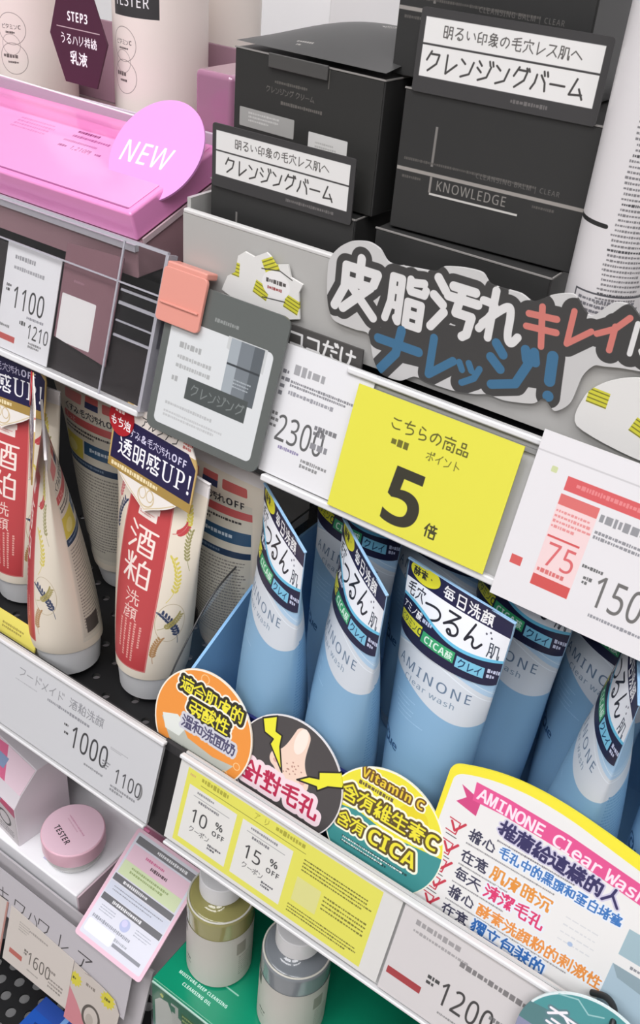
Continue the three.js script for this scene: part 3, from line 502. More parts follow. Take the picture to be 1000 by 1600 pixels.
card('price_tag', 'white price tag with red stripes and a figure 75 at the right edge', 'price tag', UP, R4(-0.1085, -0.0690, -0.024, 0.0060), (g, w, h) => {
  rect(g, 0, 0, w, h, '#dcdadb'); rect(g, 0, 8.2, w, 0.7, '#c3c1c2'); rrect(g, 8, 13, 2.6, 2.6, 0.6, '#c4cc9a');
  rect(g, 15.5, 14.8, w, 6, '#cf5a5c'); fine(g, 20, 16.4, 40, 2.4, 1, '#dd8485', 0.9); rect(g, 15, 22.5, 17, 41, '#e6cccb'); rect(g, 15.2, 22.5, 16.6, 4.6, '#d26d6a'); fine(g, 15.5, 29, 15.5, 9, 4, '#d98c8b', 0.6); rect(g, 15.5, 40.5, 14, 0.9, '#c55'); T(g, '75', 17, 42.2, 11.5, { c: '#d06466', bold: false, lsx: 0.8 }); fine(g, 16, 55, 15, 2.4, 1, '#cf6f6d', 0.9); rect(g, 15.2, 58.5, 16.5, 5, '#c95350');
  fine(g, 33, 24, 30, 4.4, 1, '#8f8f92', 0.95); fine(g, 33, 31.5, 26, 4.2, 2, '#88888c', 0.7); fine(g, 33, 46.5, 12, 1.6, 1, '#666', 0.9); fine(g, 35, 51, 3, 4, 2, '#666', 0.8); price(g, '1500', 40, 47, 15, '#6a6866'); fine(g, 42, 65, 36, 2, 1, '#8d8d92', 0.8); rect(g, 4, 54.5, 5, 4, '#cc5a57');
}, { off: 0.0042, thick: 0.0006 });

// ---------------------------------------------------------------- squeeze tubes: round at the cap, flat at the crimp, standing on their caps
// local frame: base of the cap at the origin, front towards +z; u = 0.5 is the middle of the front
function tubePoint(s, u, o, out = 0) {
  const flat = Math.min(1, s / 0.95), k = Math.pow(flat, 1.15);
  const kw = Math.pow(flat, 0.85), a = (o.d / 2) * (1 - kw) + (o.w / 2) * kw + out, b = (o.d / 2) * Math.pow(Math.max(0, 1 - Math.pow(flat, 1.5)), 0.85) + 0.0007 + out;
  const q = (u - 0.5) * 4, lin = Math.abs(q) <= 1 ? q : Math.sign(q) * (2 - Math.abs(q)), round = -Math.sin(2 * Math.PI * u);
  const m = Math.pow(flat, 3.2); return [a * (round * (1 - m) + lin * m), o.cap + s * o.h, -b * Math.cos(2 * Math.PI * u)];
}
function tubeSurface(o, u0, u1, s0, s1, nu, ns, out = 0, low) {
  const pos = [], uv = [], idx = [];
  for (let j = 0; j <= ns; j++) for (let i = 0; i <= nu; i++) {
    const u = u0 + (u1 - u0) * i / nu, bottom = low ? low(i / nu) : s0, s = bottom + (s1 - bottom) * j / ns, p = tubePoint(s, u, o, out);
    pos.push(...p); uv.push(i / nu, (s - s0) / (s1 - s0));
  }
  for (let j = 0; j < ns; j++) for (let i = 0; i < nu; i++) { const a = j * (nu + 1) + i, b = a + 1, c = a + nu + 1, d = c + 1; idx.push(a, b, d, a, d, c); }
  const g = new THREE.BufferGeometry(); g.setAttribute('position', new THREE.Float32BufferAttribute(pos, 3)); g.setAttribute('uv', new THREE.Float32BufferAttribute(uv, 2)); g.setIndex(idx); g.computeVertexNormals(); return g;
}
function capGeo(o, r0, r1) { return lathe([[0, 0], [r0 - 0.001, 0], [r0, 0.001], [r1, o.cap - 0.001], [r1 - 0.001, o.cap], [0, o.cap]]); }
// light blue tubes
const BT_ = { w: 0.0612, d: 0.0415, h: 0.152, cap: 0.014 };
const blueTex = canvasTex(121, 152, (g, w, h) => {
  rect(g, 0, 0, w, h, '#8ab4d4');
  const wave = (y, a, ph) => { const p = []; for (let x = 0; x <= w; x += 1.5) p.push([x, y + a * Math.sin((x - 30) / 60 * Math.PI * 1.6 + ph)]); return p; };
  poly(g, [[0, 0], ...wave(46, 3.2, 2.6), [w, 0]], '#b2d0e8'); poly(g, [[0, 0], ...wave(39, 3.4, 2.9), [w, 0]], '#a3c7e4');
  poly(g, [...wave(43, 4.4, 2.4), ...wave(62, 5.4, 4.05).reverse()], '#d6dde4');
  line(g, wave(44.8, 4.8, 2.6), '#e9f1f8', 0.5); line(g, wave(41, 4, 2.2), '#dcebf7', 0.35);
  T(g, 'AMINONE', 60.5, 47.6, 6, { align: 'c', c: '#5f7690', bold: false, gap: 0.16, lsx: 0.95 }); T(g, 'Clear wash', 60.5, 55.8, 3.6, { align: 'c', c: '#7d93a8', bold: false, gap: 0.1 });
  for (let k = 0; k < 5; k++) fine(g, 45 + k, 68 + k * 2.6, 17, 0.8, 1, '#a6cae6', 0.9);
  T(g, 'Cue', 42, 97, 5.8, { c: '#28507c', gap: -0.1 }); ell(g, 43.6, 99.6, 3.6, 3.6, null, '#28507c', 0.9);
  fine(g, 95, 60, 22, 60, 26, '#6b9cc4', 0.5); fine(g, 4, 60, 22, 60, 26, '#6b9cc4', 0.5);
});
const stickerTex = canvasTex(62, 36, (g, w, h) => {
  rect(g, 0, 0, w, h, '#f3f6fb');
  rect(g, 0, 0, w, 9, '#211f45'); ell(g, 11, 3.4, 9.5, 5.2, '#e9e436'); T(g, '酵素・', 3.5, 1.6, 4.6, { c: '#2c2a2a', w: 0.12 }); T(g, '毎日洗顔', 23, 1.6, 6.6, { c: '#fff', w: 0.12, sx: 1, gap: 0.14 });
  T(g, '毛穴', 1.8, 10, 6.6, { c: '#2a2c3a', w: 0.1 }); T(g, 'つるん', 16, 10.4, 11, { c: '#23242e', w: 0.095, sx: 1, gap: 0 }); T(g, '肌', 52, 14.5, 7.4, { c: '#3a4252', w: 0.08 }); ell(g, 50, 12, 0.5, 0.5, '#556'); ell(g, 52, 10.8, 0.5, 0.5, '#556'); ell(g, 53, 13, 0.5, 0.5, '#556');
  const sw = (y, k) => { const p = []; for (let x = 0; x <= w; x += 1) p.push([x, y + k * (1 - Math.exp(-Math.pow(x / 26, 3))) * 7 + (x > 34 ? -Math.pow((x - 34) / 28, 2) * 3 : 0)]); return p; };
  poly(g, [...sw(17, 1), [w, h], [0, h]], '#6cc4e6'); poly(g, [...sw(18.5, 1), [w, h], [0, h]], '#1c1c3e');
  T(g, 'アミノ酸', 1.6, 20.2, 3.9, { c: '#fff', w: 0.12 }); fine(g, 18, 21.6, 12, 2.4, 1, '#c9cfe6', 0.9);
  rect(g, 1, 25.6, 18.5, 5.2, '#e6e33c'); T(g, 'ビタミンC', 2, 26.4, 3.7, { c: '#2a4a3a' }); rect(g, 20.5, 26.6, 17.5, 5.2, '#3aa66e'); T(g, 'CICA酸', 22, 27.4, 3.7, { c: '#dff3e6' }); rect(g, 39, 27.4, 14, 5.2, '#7fc6e2'); T(g, 'クレイ', 40, 28.1, 4, { c: '#12365e', w: 0.12 }); fine(g, 54.5, 27, 6.5, 5.4, 2, '#c9cfe6', 0.8);
}, 10);
const blueMat = paper(blueTex, { roughness: 0.42, sheen: 0.2 }), stickerMat = paper(stickerTex, { roughness: 0.35, side: THREE.DoubleSide }), capPale = M(0xc9d9e6, 0.4, { transmission: 0.2, thickness: 0 });
function makeBlueTube() {
  const t = thing('face_wash_tube', '-', 'tube', [0, 0, 0]);
  part('tube_body', tubeSurface(BT_, 0, 1, 0, 1, 72, 48), blueMat, t);
  part('crimp', box(BT_.w, 0.001, 0.0016, 0, BT_.cap + BT_.h, 0, 0.0004), M(0x9cc5e8, 0.4), t);
  part('sticker', tubeSurface(BT_, 0.262, 0.738, 0.738, 1.004, 40, 16, 0.0006, (k) => 0.738 + 0.012 * Math.pow(Math.abs(2 * k - 1), 6)), stickerMat, t, 'printed navy and white sticker');
  part('cap', capGeo(BT_, 0.0184, 0.0200), capPale, t, 'pale translucent cap');
  return t;
}
const TF = FL + 0.0022;                                               // floor of the blue carton
const blueSpots = [ // x, z, yaw, lean, label
  [-0.2185, 0.0245, -0.60, 0.0, 'light blue squeeze tube turned to the left, nearest the left wall of the tray'],
  [-0.1715, 0.0250, -0.66, 0.0, 'light blue squeeze tube turned left, second from the left wall of the tray'],
  [-0.1242, 0.0165, -0.17, 0.01, 'light blue squeeze tube facing front, its whole sticker in view below the yellow tag'],
  [-0.0445, 0.0080, -1.22, 0.0, 'light blue squeeze tube turned edge on, at the right edge before the others'],
  [-0.1070, -0.0240, -0.30, 0.0, 'light blue squeeze tube half hidden behind the front-facing one, to its right'],
  [-0.0620, -0.0380, -0.40, 0.0, 'light blue squeeze tube just behind the edge-on tube, below the red-striped tag'],
  [-0.2080, -0.0320, -0.12, 0.0, 'light blue squeeze tube in the back row seen between the two turned tubes'],
  [-0.1650, -0.0500, -0.15, 0.0, 'light blue squeeze tube in the back row, seen just left of the front-facing tube'],
  [0.0020, 0.0080, -0.40, 0.0, 'light blue squeeze tube cut off by the right edge of the photo'],
];
const tube0 = makeBlueTube();
blueSpots.forEach(([x, z, yaw, lean, label], i) => {
  const t = i ? tube0.clone() : tube0;
  if (i) { t.name = numbered('face_wash_tube'); scene.add(t); }
  t.position.set(x, TF + 0.0003, z); t.rotation.set(lean, yaw, 0);
  tag(t, label, 'tube', 'light blue tubes in the blue carton tray');
});
{ // the blue carton tray they stand in
  const t = thing('carton_tray', 'blue cardboard tray with a navy front edge holding the light blue tubes', 'tray', [-0.11, FL + 0.0002, 0]);
  const bm = M(0x7fb0da, 0.45), navy = M(0x1d2364, 0.45);
  const side = new THREE.ExtrudeGeometry(shapeOf([[0.0475, 0], [0.0475, 0.05], [0.036, 0.056], [-0.004, 0.0765], [-0.03, 0.09], [-0.085, 0.09], [-0.085, 0]].map(([z, y]) => [-z, y])), { depth: 0.0018, bevelEnabled: false }).rotateY(Math.PI / 2);
  part('side_panel', side.clone().translate(-0.1525, 0, 0), bm, t); part('side_panel', side.translate(0.165, 0, 0), bm, t);
  part('front_panel', box(0.319, 0.052, 0.0018, 0.0065, 0.026, 0.0484), navy, t);
  part('back_panel', box(0.319, 0.09, 0.0018, 0.0065, 0.045, -0.0859), bm, t);
  part('floor_panel', box(0.316, 0.0018, 0.137, 0.0065, 0.0009, -0.0165), bm, t);
}
// cream tubes
const CT = { w: 0.0755, d: 0.0435, h: 0.142, cap: 0.019 };
const sprig = (g, x, y, len, a, bend, c, s = 1) => {
  g.save(); g.translate(x, y); g.rotate(a); g.strokeStyle = c; g.lineWidth = 0.35; g.beginPath(); g.moveTo(0, 0); g.quadraticCurveTo(bend, -len / 2, 0, -len); g.stroke(); g.fillStyle = c;
  for (let k = 0; k < 9; k++) { const f = 0.3 + 0.7 * k / 8, px = 2 * bend * f * (1 - f), py = -len * f; for (const sd of [-1, 1]) { g.save(); g.translate(px + sd * 1.1 * s, py); g.rotate(sd * 0.6); g.beginPath(); g.ellipse(0, 0, 0.62 * s, 1.5 * s, 0, 0, 7); g.fill(); g.restore(); } }
  g.restore();
};
const creamTex = canvasTex(146, 142, (g, w, h) => {
  rect(g, 0, 0, w, h, '#e9dfcd'); rect(g, 0, 0, w, 9, '#ebe6e4');
  const cx = w / 2, R = '#c4484c', N = '#2f3c5e', Yc = '#d8c95a', K = '#9a9560', B = '#b58a5c';
  for (const o of [0]) {
    sprig(g, cx - 26, 42, 24, 0.12, 3, '#d4787c'); sprig(g, cx - 20, 62, 27, 0.1, -7, N, 1.1); sprig(g, cx - 30, 84, 26, -0.1, -6, K); sprig(g, cx - 24, 118, 26, -0.5, 7, N, 1.1); sprig(g, cx - 32, 128, 22, 0.4, 5, B); sprig(g, cx - 18, 132, 24, -0.35, 3, '#a85a48');
    sprig(g, cx + 24, 36, 24, -0.1, 5, Yc, 1.1); sprig(g, cx + 16, 38, 12, 0.8, 3, R); sprig(g, cx + 30, 58, 26, -0.1, -5, K); sprig(g, cx + 19, 82, 30, 0, 9, Yc, 1.1); sprig(g, cx + 31, 112, 26, -0.55, 6, N, 1.2); sprig(g, cx + 17, 102, 18, 0.75, 4, '#a79b5c'); sprig(g, cx + 18, 128, 20, 0.1, -4, B);
    ell(g, cx + 24, 96, 9, 14, null, '#b9a67c', 0.3); ell(g, cx - 28, 78, 8, 15, null, '#b9a67c', 0.3);
  }
  rect(g, cx - 14.5, 21, 29, 115, '#bf484b'); g.strokeStyle = '#d98782'; g.lineWidth = 0.5; g.strokeRect(cx - 14, 21.5, 28, 114);
  fine(g, cx - 5, 24, 10, 2.4, 1, '#eec8c0', 0.95); rrect(g, cx - 7, 28.5, 14, 3.6, 0.6, '#f0dcd4'); rrect(g, cx - 6, 32, 12, 5, 0.4, '#f3e6de'); fine(g, cx - 5, 33.4, 10, 2.4, 2, '#d98782', 0.6);
  T(g, '酒', cx - 9.5, 40, 18.5, { c: '#f7e9e0', w: 0.075, sx: 1 }); T(g, '粕', cx - 9.5, 60, 18.5, { c: '#f7e9e0', w: 0.075, sx: 1 }); T(g, '洗', cx - 5, 82, 9.5, { c: '#f0d6cc', w: 0.07, sx: 1 }); T(g, '顔', cx - 5, 92.5, 9.5, { c: '#f0d6cc', w: 0.07, sx: 1 });
  for (const [dx, y, n] of [[7, 104, 9], [3.4, 103, 16], [0.6, 104, 15], [-3, 103, 15], [-6.4, 104, 12]]) for (let k = 0; k < n; k++) rect(g, cx + dx, y + k * 1.75, 1.5 - 0.4 * rnd(), 1.2, '#e5aba0');
  // back of the tube, split at the seam
  g.save();
  for (const ox of [0, w]) {
    const L = ox - 26;
    rect(g, L, 24, 52, 112, '#dcd6c6'); rrect(g, L + 2, 13, 15, 7, 1, '#df8a86'); rrect(g, L + 20, 12, 10, 4, 0.6, '#d26a66'); rect(g, L + 20, 16, 10, 4, '#3a4266'); rrect(g, L + 33, 13, 16, 6, 1, '#d26a66');
    T(g, 'くすみ毛穴汚れOFF', L + 1.5, 22.5, 4.8, { c: '#2f2d33', w: 0.12 }); rect(g, L, 29, 52, 5, '#cc5e5e'); T(g, 'しっとり', L + 3, 29.9, 3.3, { c: '#f2d9d5' }); fine(g, L + 2, 36, 48, 5, 2, '#3d3a3a', 0.7); rect(g, L + 1, 43, 18, 14, '#d5c64f'); ell(g, L + 9, 51, 5, 4, '#e2d98c'); rect(g, L + 20, 43, 31, 9, '#31587a'); fine(g, L + 24, 46, 22, 3, 1, '#cfdbe4', 0.9); rect(g, L + 1, 57.5, 50, 4.6, '#223a58'); fine(g, L + 3, 58.6, 40, 2.2, 1, '#7d90a6', 0.9);
    rect(g, L + 1, 62.5, 50, 70, '#cfcabb'); fine(g, L + 3, 65, 46, 62, 26, '#86817a', 0.5); rect(g, L + 4, 118, 12, 12, '#57524e');
  }
  g.restore();
}, 7);
const creamMat = paper(creamTex, { roughness: 0.36 }), capWhite = M(0xdfe0e0, 0.4, { transmission: 0.15, thickness: 0 });
const labelTex = canvasTex(68, 56, (g, w, h) => {
  rect(g, 0, 0, w, h, '#c5a76a'); 
  rect(g, 14, 0, w, 10.5, '#efe6dd'); T(g, 'アルブチン', 22, 3.2, 6, { c: '#3c3a3a', w: 0.1 }); fine(g, 55, 4, 11, 4.6, 2, '#c46a62', 0.8);
  poly(g, [[1.4, 14], [8, 9.6], [w - 8, 9.6], [w - 1.2, 16], [w - 1.2, 44], [1.4, 44]], '#231f47');
  T(g, 'くすみ&毛穴汚れOFF', 9, 13.4, 4.9, { c: '#d8d5ea', w: 0.09, sx: 0.94 }); T(g, '透明感', 7, 20.6, 11, { c: '#fdfdff', w: 0.1, sx: 0.98 }); T(g, 'UP!', 42, 19.5, 12.2, { c: '#fdfdff', font: 'serif', lsx: 0.9, bold: false });
  rect(g, 0, 35.6, w, 5.6, '#a98b49'); fine(g, 3, 36.8, w - 6, 3.2, 1, '#efe1b8', 0.9); rect(g, 0, 41.2, w, h, '#eee9e2'); ell(g, w / 2, 46.5, 6.4, 5.6, null, '#d3bf95', 0.8); ell(g, w / 2 - 3, 45, 2.6, 3.4, null, '#d3bf95', 0.6); ell(g, w / 2 + 3, 45, 2.6, 3.4, null, '#d3bf95', 0.6); line(g, [[w / 2 - 22, 42], [w / 2 - 12, 48], [w / 2, 54]], '#d9c79f', 0.6); line(g, [[w / 2 + 22, 42], [w / 2 + 12, 48], [w / 2, 54]], '#d9c79f', 0.6);
}, 8);
const labelShape = (() => { const s = new THREE.Shape(); s.moveTo(-0.033, 0.0150); s.lineTo(-0.0235, 0.0150); s.bezierCurveTo(-0.016, 0.007, -0.006, 0.0055, 0, 0); s.bezierCurveTo(0.006, 0.0055, 0.016, 0.007, 0.0235, 0.0150); s.lineTo(0.033, 0.0150); s.lineTo(0.033, 0.038); s.bezierCurveTo(0.033, 0.044, 0.028, 0.047, 0.024, 0.0555); s.lineTo(-0.024, 0.0555); s.bezierCurveTo(-0.028, 0.047, -0.033, 0.044, -0.033, 0.038); s.closePath(); return s; })();
const labelPlate = plateGeo(labelShape, 0.0007), discPlate = plateGeo(circleShape(0, 0, 0.0098), 0.0006);
const discTex = canvasTex(19.6, 19.6, (g, w, h) => { rect(g, 0, 0, w, h, '#b0222c'); fine(g, 4.5, 4.2, 11, 3.8, 1, '#f6dcd6', 0.9); T(g, 'もち泡', w / 2, 9.4, 5.4, { align: 'c', c: '#fff', w: 0.12 }); }, 10);
const labelMat = paper(labelTex, { roughness: 0.35 }), discMat = paper(discTex, { roughness: 0.35 });
function makeCreamTube() {
  const t = thing('face_wash_tube', '-', 'tube', [0, 0, 0]);
  part('tube_body', tubeSurface(CT, 0, 1, 0, 1, 72, 48), creamMat, t);
  part('crimp', box(CT.w, 0.001, 0.0016, 0, CT.cap + CT.h, 0, 0.0004), M(0xe9e4e2, 0.4), t);
  part('cap', capGeo(CT, 0.0195, 0.0212), capWhite, t, 'white translucent cap');
  const l = part('hang_label', labelPlate.g, labelMat, t, 'navy and gold shaped label with white lettering');
  l.position.set(-0.0005, 0.1290, 0.0105); l.rotation.x = -0.15;
  const d = part('label_disc', discPlate.g, discMat, l, 'red disc on the label'); d.position.set(-0.0265, 0.0350, 0.0008);
  return t;
}
const creamSpots = [
  [-0.3100, 0.0245, -0.10, -0.055, -0.02, true, 'cream floral tube with red front panel and its whole navy label in view'],
  [-0.3640, 0.0425, -0.70, -0.03, 0.06, true, 'cream floral squeeze tube turned edge on to the left, between the two front-facing cream tubes'],
  [-0.4370, 0.0110, 0.12, -0.03, 0, true, 'cream floral tube with red panel, cut off by the left edge of the photo'],
  [-0.3960, -0.0450, Math.PI, 0.15, 0, false, 'cream squeeze tube standing back to front behind the edge-on cream tube'],
  [-0.2885, -0.0330, Math.PI - 0.05, 0.17, 0, false, 'cream tube standing back to front beside the blue carton, fine print in shade'],
];
const cream0 = makeCreamTube();
const creamAll = creamSpots.map((s, i) => (i ? cream0.clone() : cream0));
creamSpots.forEach(([x, z, yaw, lean, roll, hang, label], i) => {
  const t = creamAll[i];
  if (i) { t.name = numbered('face_wash_tube'); scene.add(t); }
  t.position.set(x, FL + 0.0004 + 0.021 * (Math.abs(lean) + Math.abs(roll)), z); t.rotation.set(lean, yaw, roll, 'XZY');
  if (!hang) t.remove(t.children.find((c) => c.name === 'hang_label'));
  tag(t, label, 'tube', 'cream tubes on the lower shelf');
});
{ // clear divider between the creams and the blue carton
  const t = thing('shelf_divider', 'thin clear divider with a curved edge between the cream tubes and the blue carton', 'divider', [-0.2705, FL + 0.0004, 0]);
  const prof = [[0.0595, 0.03], [0.053, 0.045], [0.034, 0.068], [0.016, 0.084], [-0.004, 0.092], [-0.028, 0.094], [-0.09, 0.095]];
  const s = shapeOf(prof.map(([z, y]) => [-z, y]).concat([[0.09, 0], [-0.0595, 0]]));
  part('sheet', new THREE.ExtrudeGeometry(s, { depth: 0.001, bevelEnabled: false }).rotateY(Math.PI / 2), clear({ roughness: 0.05 }), t);
  part('sheet_edge', new THREE.TubeGeometry(new THREE.CatmullRomCurve3(prof.map(([z, y]) => new THREE.Vector3(0.0005, y + 0.0003, z))), 40, 0.0006, 6), M(0x3a3a3a, 0.3), t);
}
{ // pale carton at the back behind the cream tubes
  for (const [x, l] of [[-0.46, 'left of two white cartons behind the cream tubes'], [-0.375, 'right of two white cartons behind the cream tubes']]) { const t = thing('carton', l, 'box', [x, FL + 0.0003, -0.14], [0, 0, 0], 'white cartons behind the cream tubes'); part('body', box(0.075, 0.15, 0.09, 0, 0.075, 0, 0.001), M(0xe8e4dd, 0.5), t); part('lid_flap', box(0.0745, 0.0008, 0.0895, 0, 0.1504, 0), M(0xd8d4cd, 0.5), t); }
}
// ---------------------------------------------------------------- signs standing behind the lower rail
const popText = (g, rows) => rows.forEach(([s, x, y, h, o]) => T(g, s, x, y, h, o));
card('sign_disc', 'round orange sign with yellow Chinese lettering above the lower rail', 'sign', POP, circleShape(-0.2375, 0.0333, 0.0333), (g, w, h) => {
  rect(g, 0, 0, w, h, '#ea9440'); ell(g, w / 2, h / 2, w / 2 - 0.5, h / 2 - 0.5, null, '#f3ead9', 1);
  poly(g, [[6, 40], [14, 37], [22, 40], [26, 44], [44, 46], [58, 44], [50, 56], [40, 58], [26, 56], [14, 50]], '#b9bcb2'); poly(g, [[6, 38], [16, 34], [24, 38], [20, 46], [10, 46]], '#dfe3dc'); poly(g, [[24, 58], [44, 59], [38, 66], [28, 66]], '#dd8738'); fine(g, 24, 50, 30, 6, 4, '#888c80', 0.5); for (const [x, y, r] of [[28, 5.5, 2.6], [34, 10, 1.4], [60, 43, 2], [54, 51, 1.6]]) ell(g, x, y, r, r, null, '#f3c890', 0.5);
  const O = { c: '#ece23c', w: 0.12, oc: [['#f4efe2', 0.32], ['#2f2a22', 0.2]], sx: 1, gap: 0.0 };
  T(g, '適合肌膚的', 13.5, 10, 8.6, O); T(g, '弱酸性', 22, 20, 9.2, O); T(g, '溫和洗面奶', 19.5, 31.2, 7.6, { c: '#4a4766', w: 0.12, oc: [['#cfcfd6', 0.2]], sx: 0.98, gap: 0 });
}, { off: 0.003, thick: 0.001 });
card('sign_disc', 'round charcoal sign with a drawn nose, yellow bolts and pink Chinese lettering', 'sign', POP, circleShape(-0.1812, 0.0343, 0.0335), (g, w, h) => {
  rect(g, 0, 0, w, h, '#4b4747'); ell(g, w / 2, h / 2, w / 2 - 0.4, h / 2 - 0.4, null, '#e8e4e2', 0.8);
  g.save(); g.translate(5.5, -1.5); g.scale(0.88, 0.88); g.fillStyle = '#eed2bf'; g.beginPath(); g.moveTo(30, 8); g.bezierCurveTo(33, 3, 40, 5, 40, 11); g.bezierCurveTo(40, 20, 39, 26, 44, 32); g.bezierCurveTo(49, 38, 47, 45, 42, 44); g.bezierCurveTo(38, 43, 36, 42, 33, 43); g.bezierCurveTo(28, 45, 24, 40, 21, 38); g.bezierCurveTo(16, 37, 16, 29, 21, 27); g.bezierCurveTo(26, 24, 28, 14, 30, 8); g.fill();
  g.fillStyle = '#f7e6d9'; g.beginPath(); g.ellipse(34.5, 14, 4, 9, 0.12, 0, 7); g.fill(); for (let k = 0; k < 16; k++) ell(g, 27 + rnd() * 13, 29 + rnd() * 9, 0.5, 0.5, '#b98a7a'); ell(g, 42, 38, 2, 1.6, '#dba79c'); ell(g, 22, 34, 2, 1.4, '#dba79c'); g.restore();
  poly(g, [[11, 10], [19, 4.5], [20.5, 13], [24.5, 13.5], [25, 20], [30, 33], [19, 21.5], [20, 18], [14, 17]], '#e9e53a', '#23201e', 0.9); poly(g, [[64, 13], [50, 21], [51, 24.5], [45.5, 26.5], [39.5, 32], [51, 29.5], [52, 31.5], [57, 26], [65, 22]], '#e9e53a', '#23201e', 0.9);
  T(g, '針對毛孔', 8, 36.5, 11.6, { c: '#b8264c', w: 0.13, oc: [['#efd9de', 0.24]], sx: 1, gap: 0.04 });
}, { off: 0.0015, thick: 0.001 });
card('sign_disc', 'round yellow and teal sign with Chinese lettering and CICA', 'sign', POP, circleShape(-0.1235, 0.0352, 0.0333), (g, w, h) => {
  rect(g, 0, 0, w, h, '#e9df3c'); poly(g, [[0, 34], [18, 30], [38, 33], [w, 29], [w, h], [0, h]], '#3f8f8e'); ell(g, 46, 17, 8, 6, '#e4d22c'); ell(g, w / 2, h / 2, w / 2 - 0.4, h / 2 - 0.4, null, '#f2efdc', 0.8);
  const O = { c: '#eadf3a', w: 0.12, oc: [['#f8f4de', 0.26], ['#5a4a24', 0.13]], sx: 1, gap: 0.02 };
  T(g, 'Vitamin C', 14, 5.5, 5.6, { c: '#e8c93a', oc: [['#f8f4de', 0.3], ['#6a4a24', 0.16]] }); fine(g, 14, 13.4, 24, 2.6, 1, '#6a5a3a', 0.9);
  T(g, '含有維生素C', 6.5, 18.4, 9.4, O); T(g, '含有', 8, 34.5, 8.2, O); T(g, 'CICA', 26.5, 33.6, 9.6, { ...O, lsx: 0.98 }); fine(g, 14, 47, 42, 5, 2, '#2a4a4a', 0.7); fine(g, 14.5, 47.6, 41, 4, 2, '#e8efe8', 0.5);
}, { off: 0.0004, thick: 0.001 });
card('sign_board', 'white sign board with a yellow arched border, pink ribbon and rows of ticked Chinese lettering', 'sign', POP, (() => { const s = new THREE.Shape(); s.moveTo(-0.1015, 0.001); s.lineTo(0.062, 0.001); s.lineTo(0.062, 0.083); s.bezierCurveTo(0.02, 0.0865, -0.01, 0.0935, -0.0306, 0.0962); s.bezierCurveTo(-0.06, 0.1005, -0.078, 0.0985, -0.0975, 0.0905); s.quadraticCurveTo(-0.1015, 0.089, -0.1018, 0.085); s.closePath(); return s; })(), (g, w, h) => {
  rect(g, 0, 0, w, h, '#efe23a'); const X = (x) => (x + 0.1018) * 1000, Y = (y) => (0.0995 - y) * 1000;
  g.fillStyle = '#e6e5e2'; g.beginPath(); g.moveTo(2.6, h); g.lineTo(3.2, Y(0.083)); g.quadraticCurveTo(4, Y(0.0865), 8, Y(0.088)); g.bezierCurveTo(26, Y(0.0955), 48, Y(0.0965), 72, Y(0.0915)); g.bezierCurveTo(92, Y(0.088), 124, Y(0.0825), w - 3, Y(0.0785)); g.lineTo(w - 3, h); g.closePath(); g.fill();
  const rib = (p) => p.map(([a, b]) => [a, b]);
  poly(g, [[8, 17], [19, 20], [19, 28.5], [8, 26.5], [12, 22]], '#cf4a80'); poly(g, [[14, 12.2], [30, 11.8], [60, 12.8], [96, 17], [w - 14, 24], [w - 14, 33], [96, 26], [60, 21.8], [30, 20.8], [15, 21.8]], '#e0568f');
  g.save(); g.translate(16.5, 13.2); g.rotate(0.03); T(g, 'AMINONE', 0, 0, 6.8, { c: '#f8e2ea', font: 'monospace', gap: -0.05 }); g.restore(); g.save(); g.translate(54.5, 14.4); g.rotate(0.1); T(g, 'Clear Wash', 0, 0, 6.8, { c: '#f8e2ea', font: 'monospace', gap: -0.05 }); g.restore();
  g.save(); g.translate(31, 22.4); g.rotate(0.05); T(g, '推薦給這樣的人', 0, 0, 8.2, { c: '#36315e', w: 0.15, oc: [['#cdc9dc', 0.09]], sx: 1, gap: 0.04 }); g.restore(); fine(g, 32, 33.4, 62, 1.3, 1, '#7a7880', 0.8);
  const rows = [[28, 34.8, '擔心', '毛孔中的黑頭和蛋白堵塞', '#3d74b8'], [24, 46.8, '在意', '肌膚暗沉', '#e0913e'], [20.5, 57.2, '每天', '清潔毛孔', '#d8386c'], [17, 67.8, '擔心', '酵素洗顔粉的刺激性', '#e48f42'], [13.5, 78.4, '在意', '獨立包裝的', '#2f68b0']];
  rows.forEach(([x, y, a, b, c], i) => { x = 19; const bh = b.length > 8 ? (b.length > 10 ? 6 : 6.9) : 7.6; g.save(); g.translate(0, y); T(g, a, x, 0, 6.8, { c: '#3a3a50', w: 0.11, sx: 0.95 }); T(g, b, x + 15.5, b.length > 8 ? 0.4 : -0.6, bh, { c, w: 0.12, oc: [['#e3e8ee', 0.12]], sx: b.length > 10 ? 0.86 : 0.96, gap: 0.04 }); fine(g, x, 8.4, 16 + b.length * bh * 0.9, 1.2, 1, '#8b8a8c', 0.8); line(g, [[9.4, 2.4], [12, 6.4], [16, 0.6]], '#c3384a', 1.2); line(g, [[8, 1], [13.6, 1.4], [13, 8], [7.8, 7.6]], '#c3384a', 0.6); line(g, [[8.6, 9.6], [14, 9.8]], '#555', 0.5); g.restore(); });
  rect(g, 97.5, 39, 30, 14, '#9fb8c0'); rect(g, 97, 58.5, 34, 34, '#a9bfcb'); poly(g, [[97, 58.5], [131, 58.5], [131, 68], [101, 64]], '#8fa3ab'); fine(g, 104, 55.2, 20, 2, 1, '#8b8d92', 0.8); fine(g, 72, 50, 16, 16, 4, '#d2d3d4', 0.2); ell(g, 78, 62, 1.2, 1.2, '#a9bcd8');
}, { off: 0.0, thick: 0.0012 });
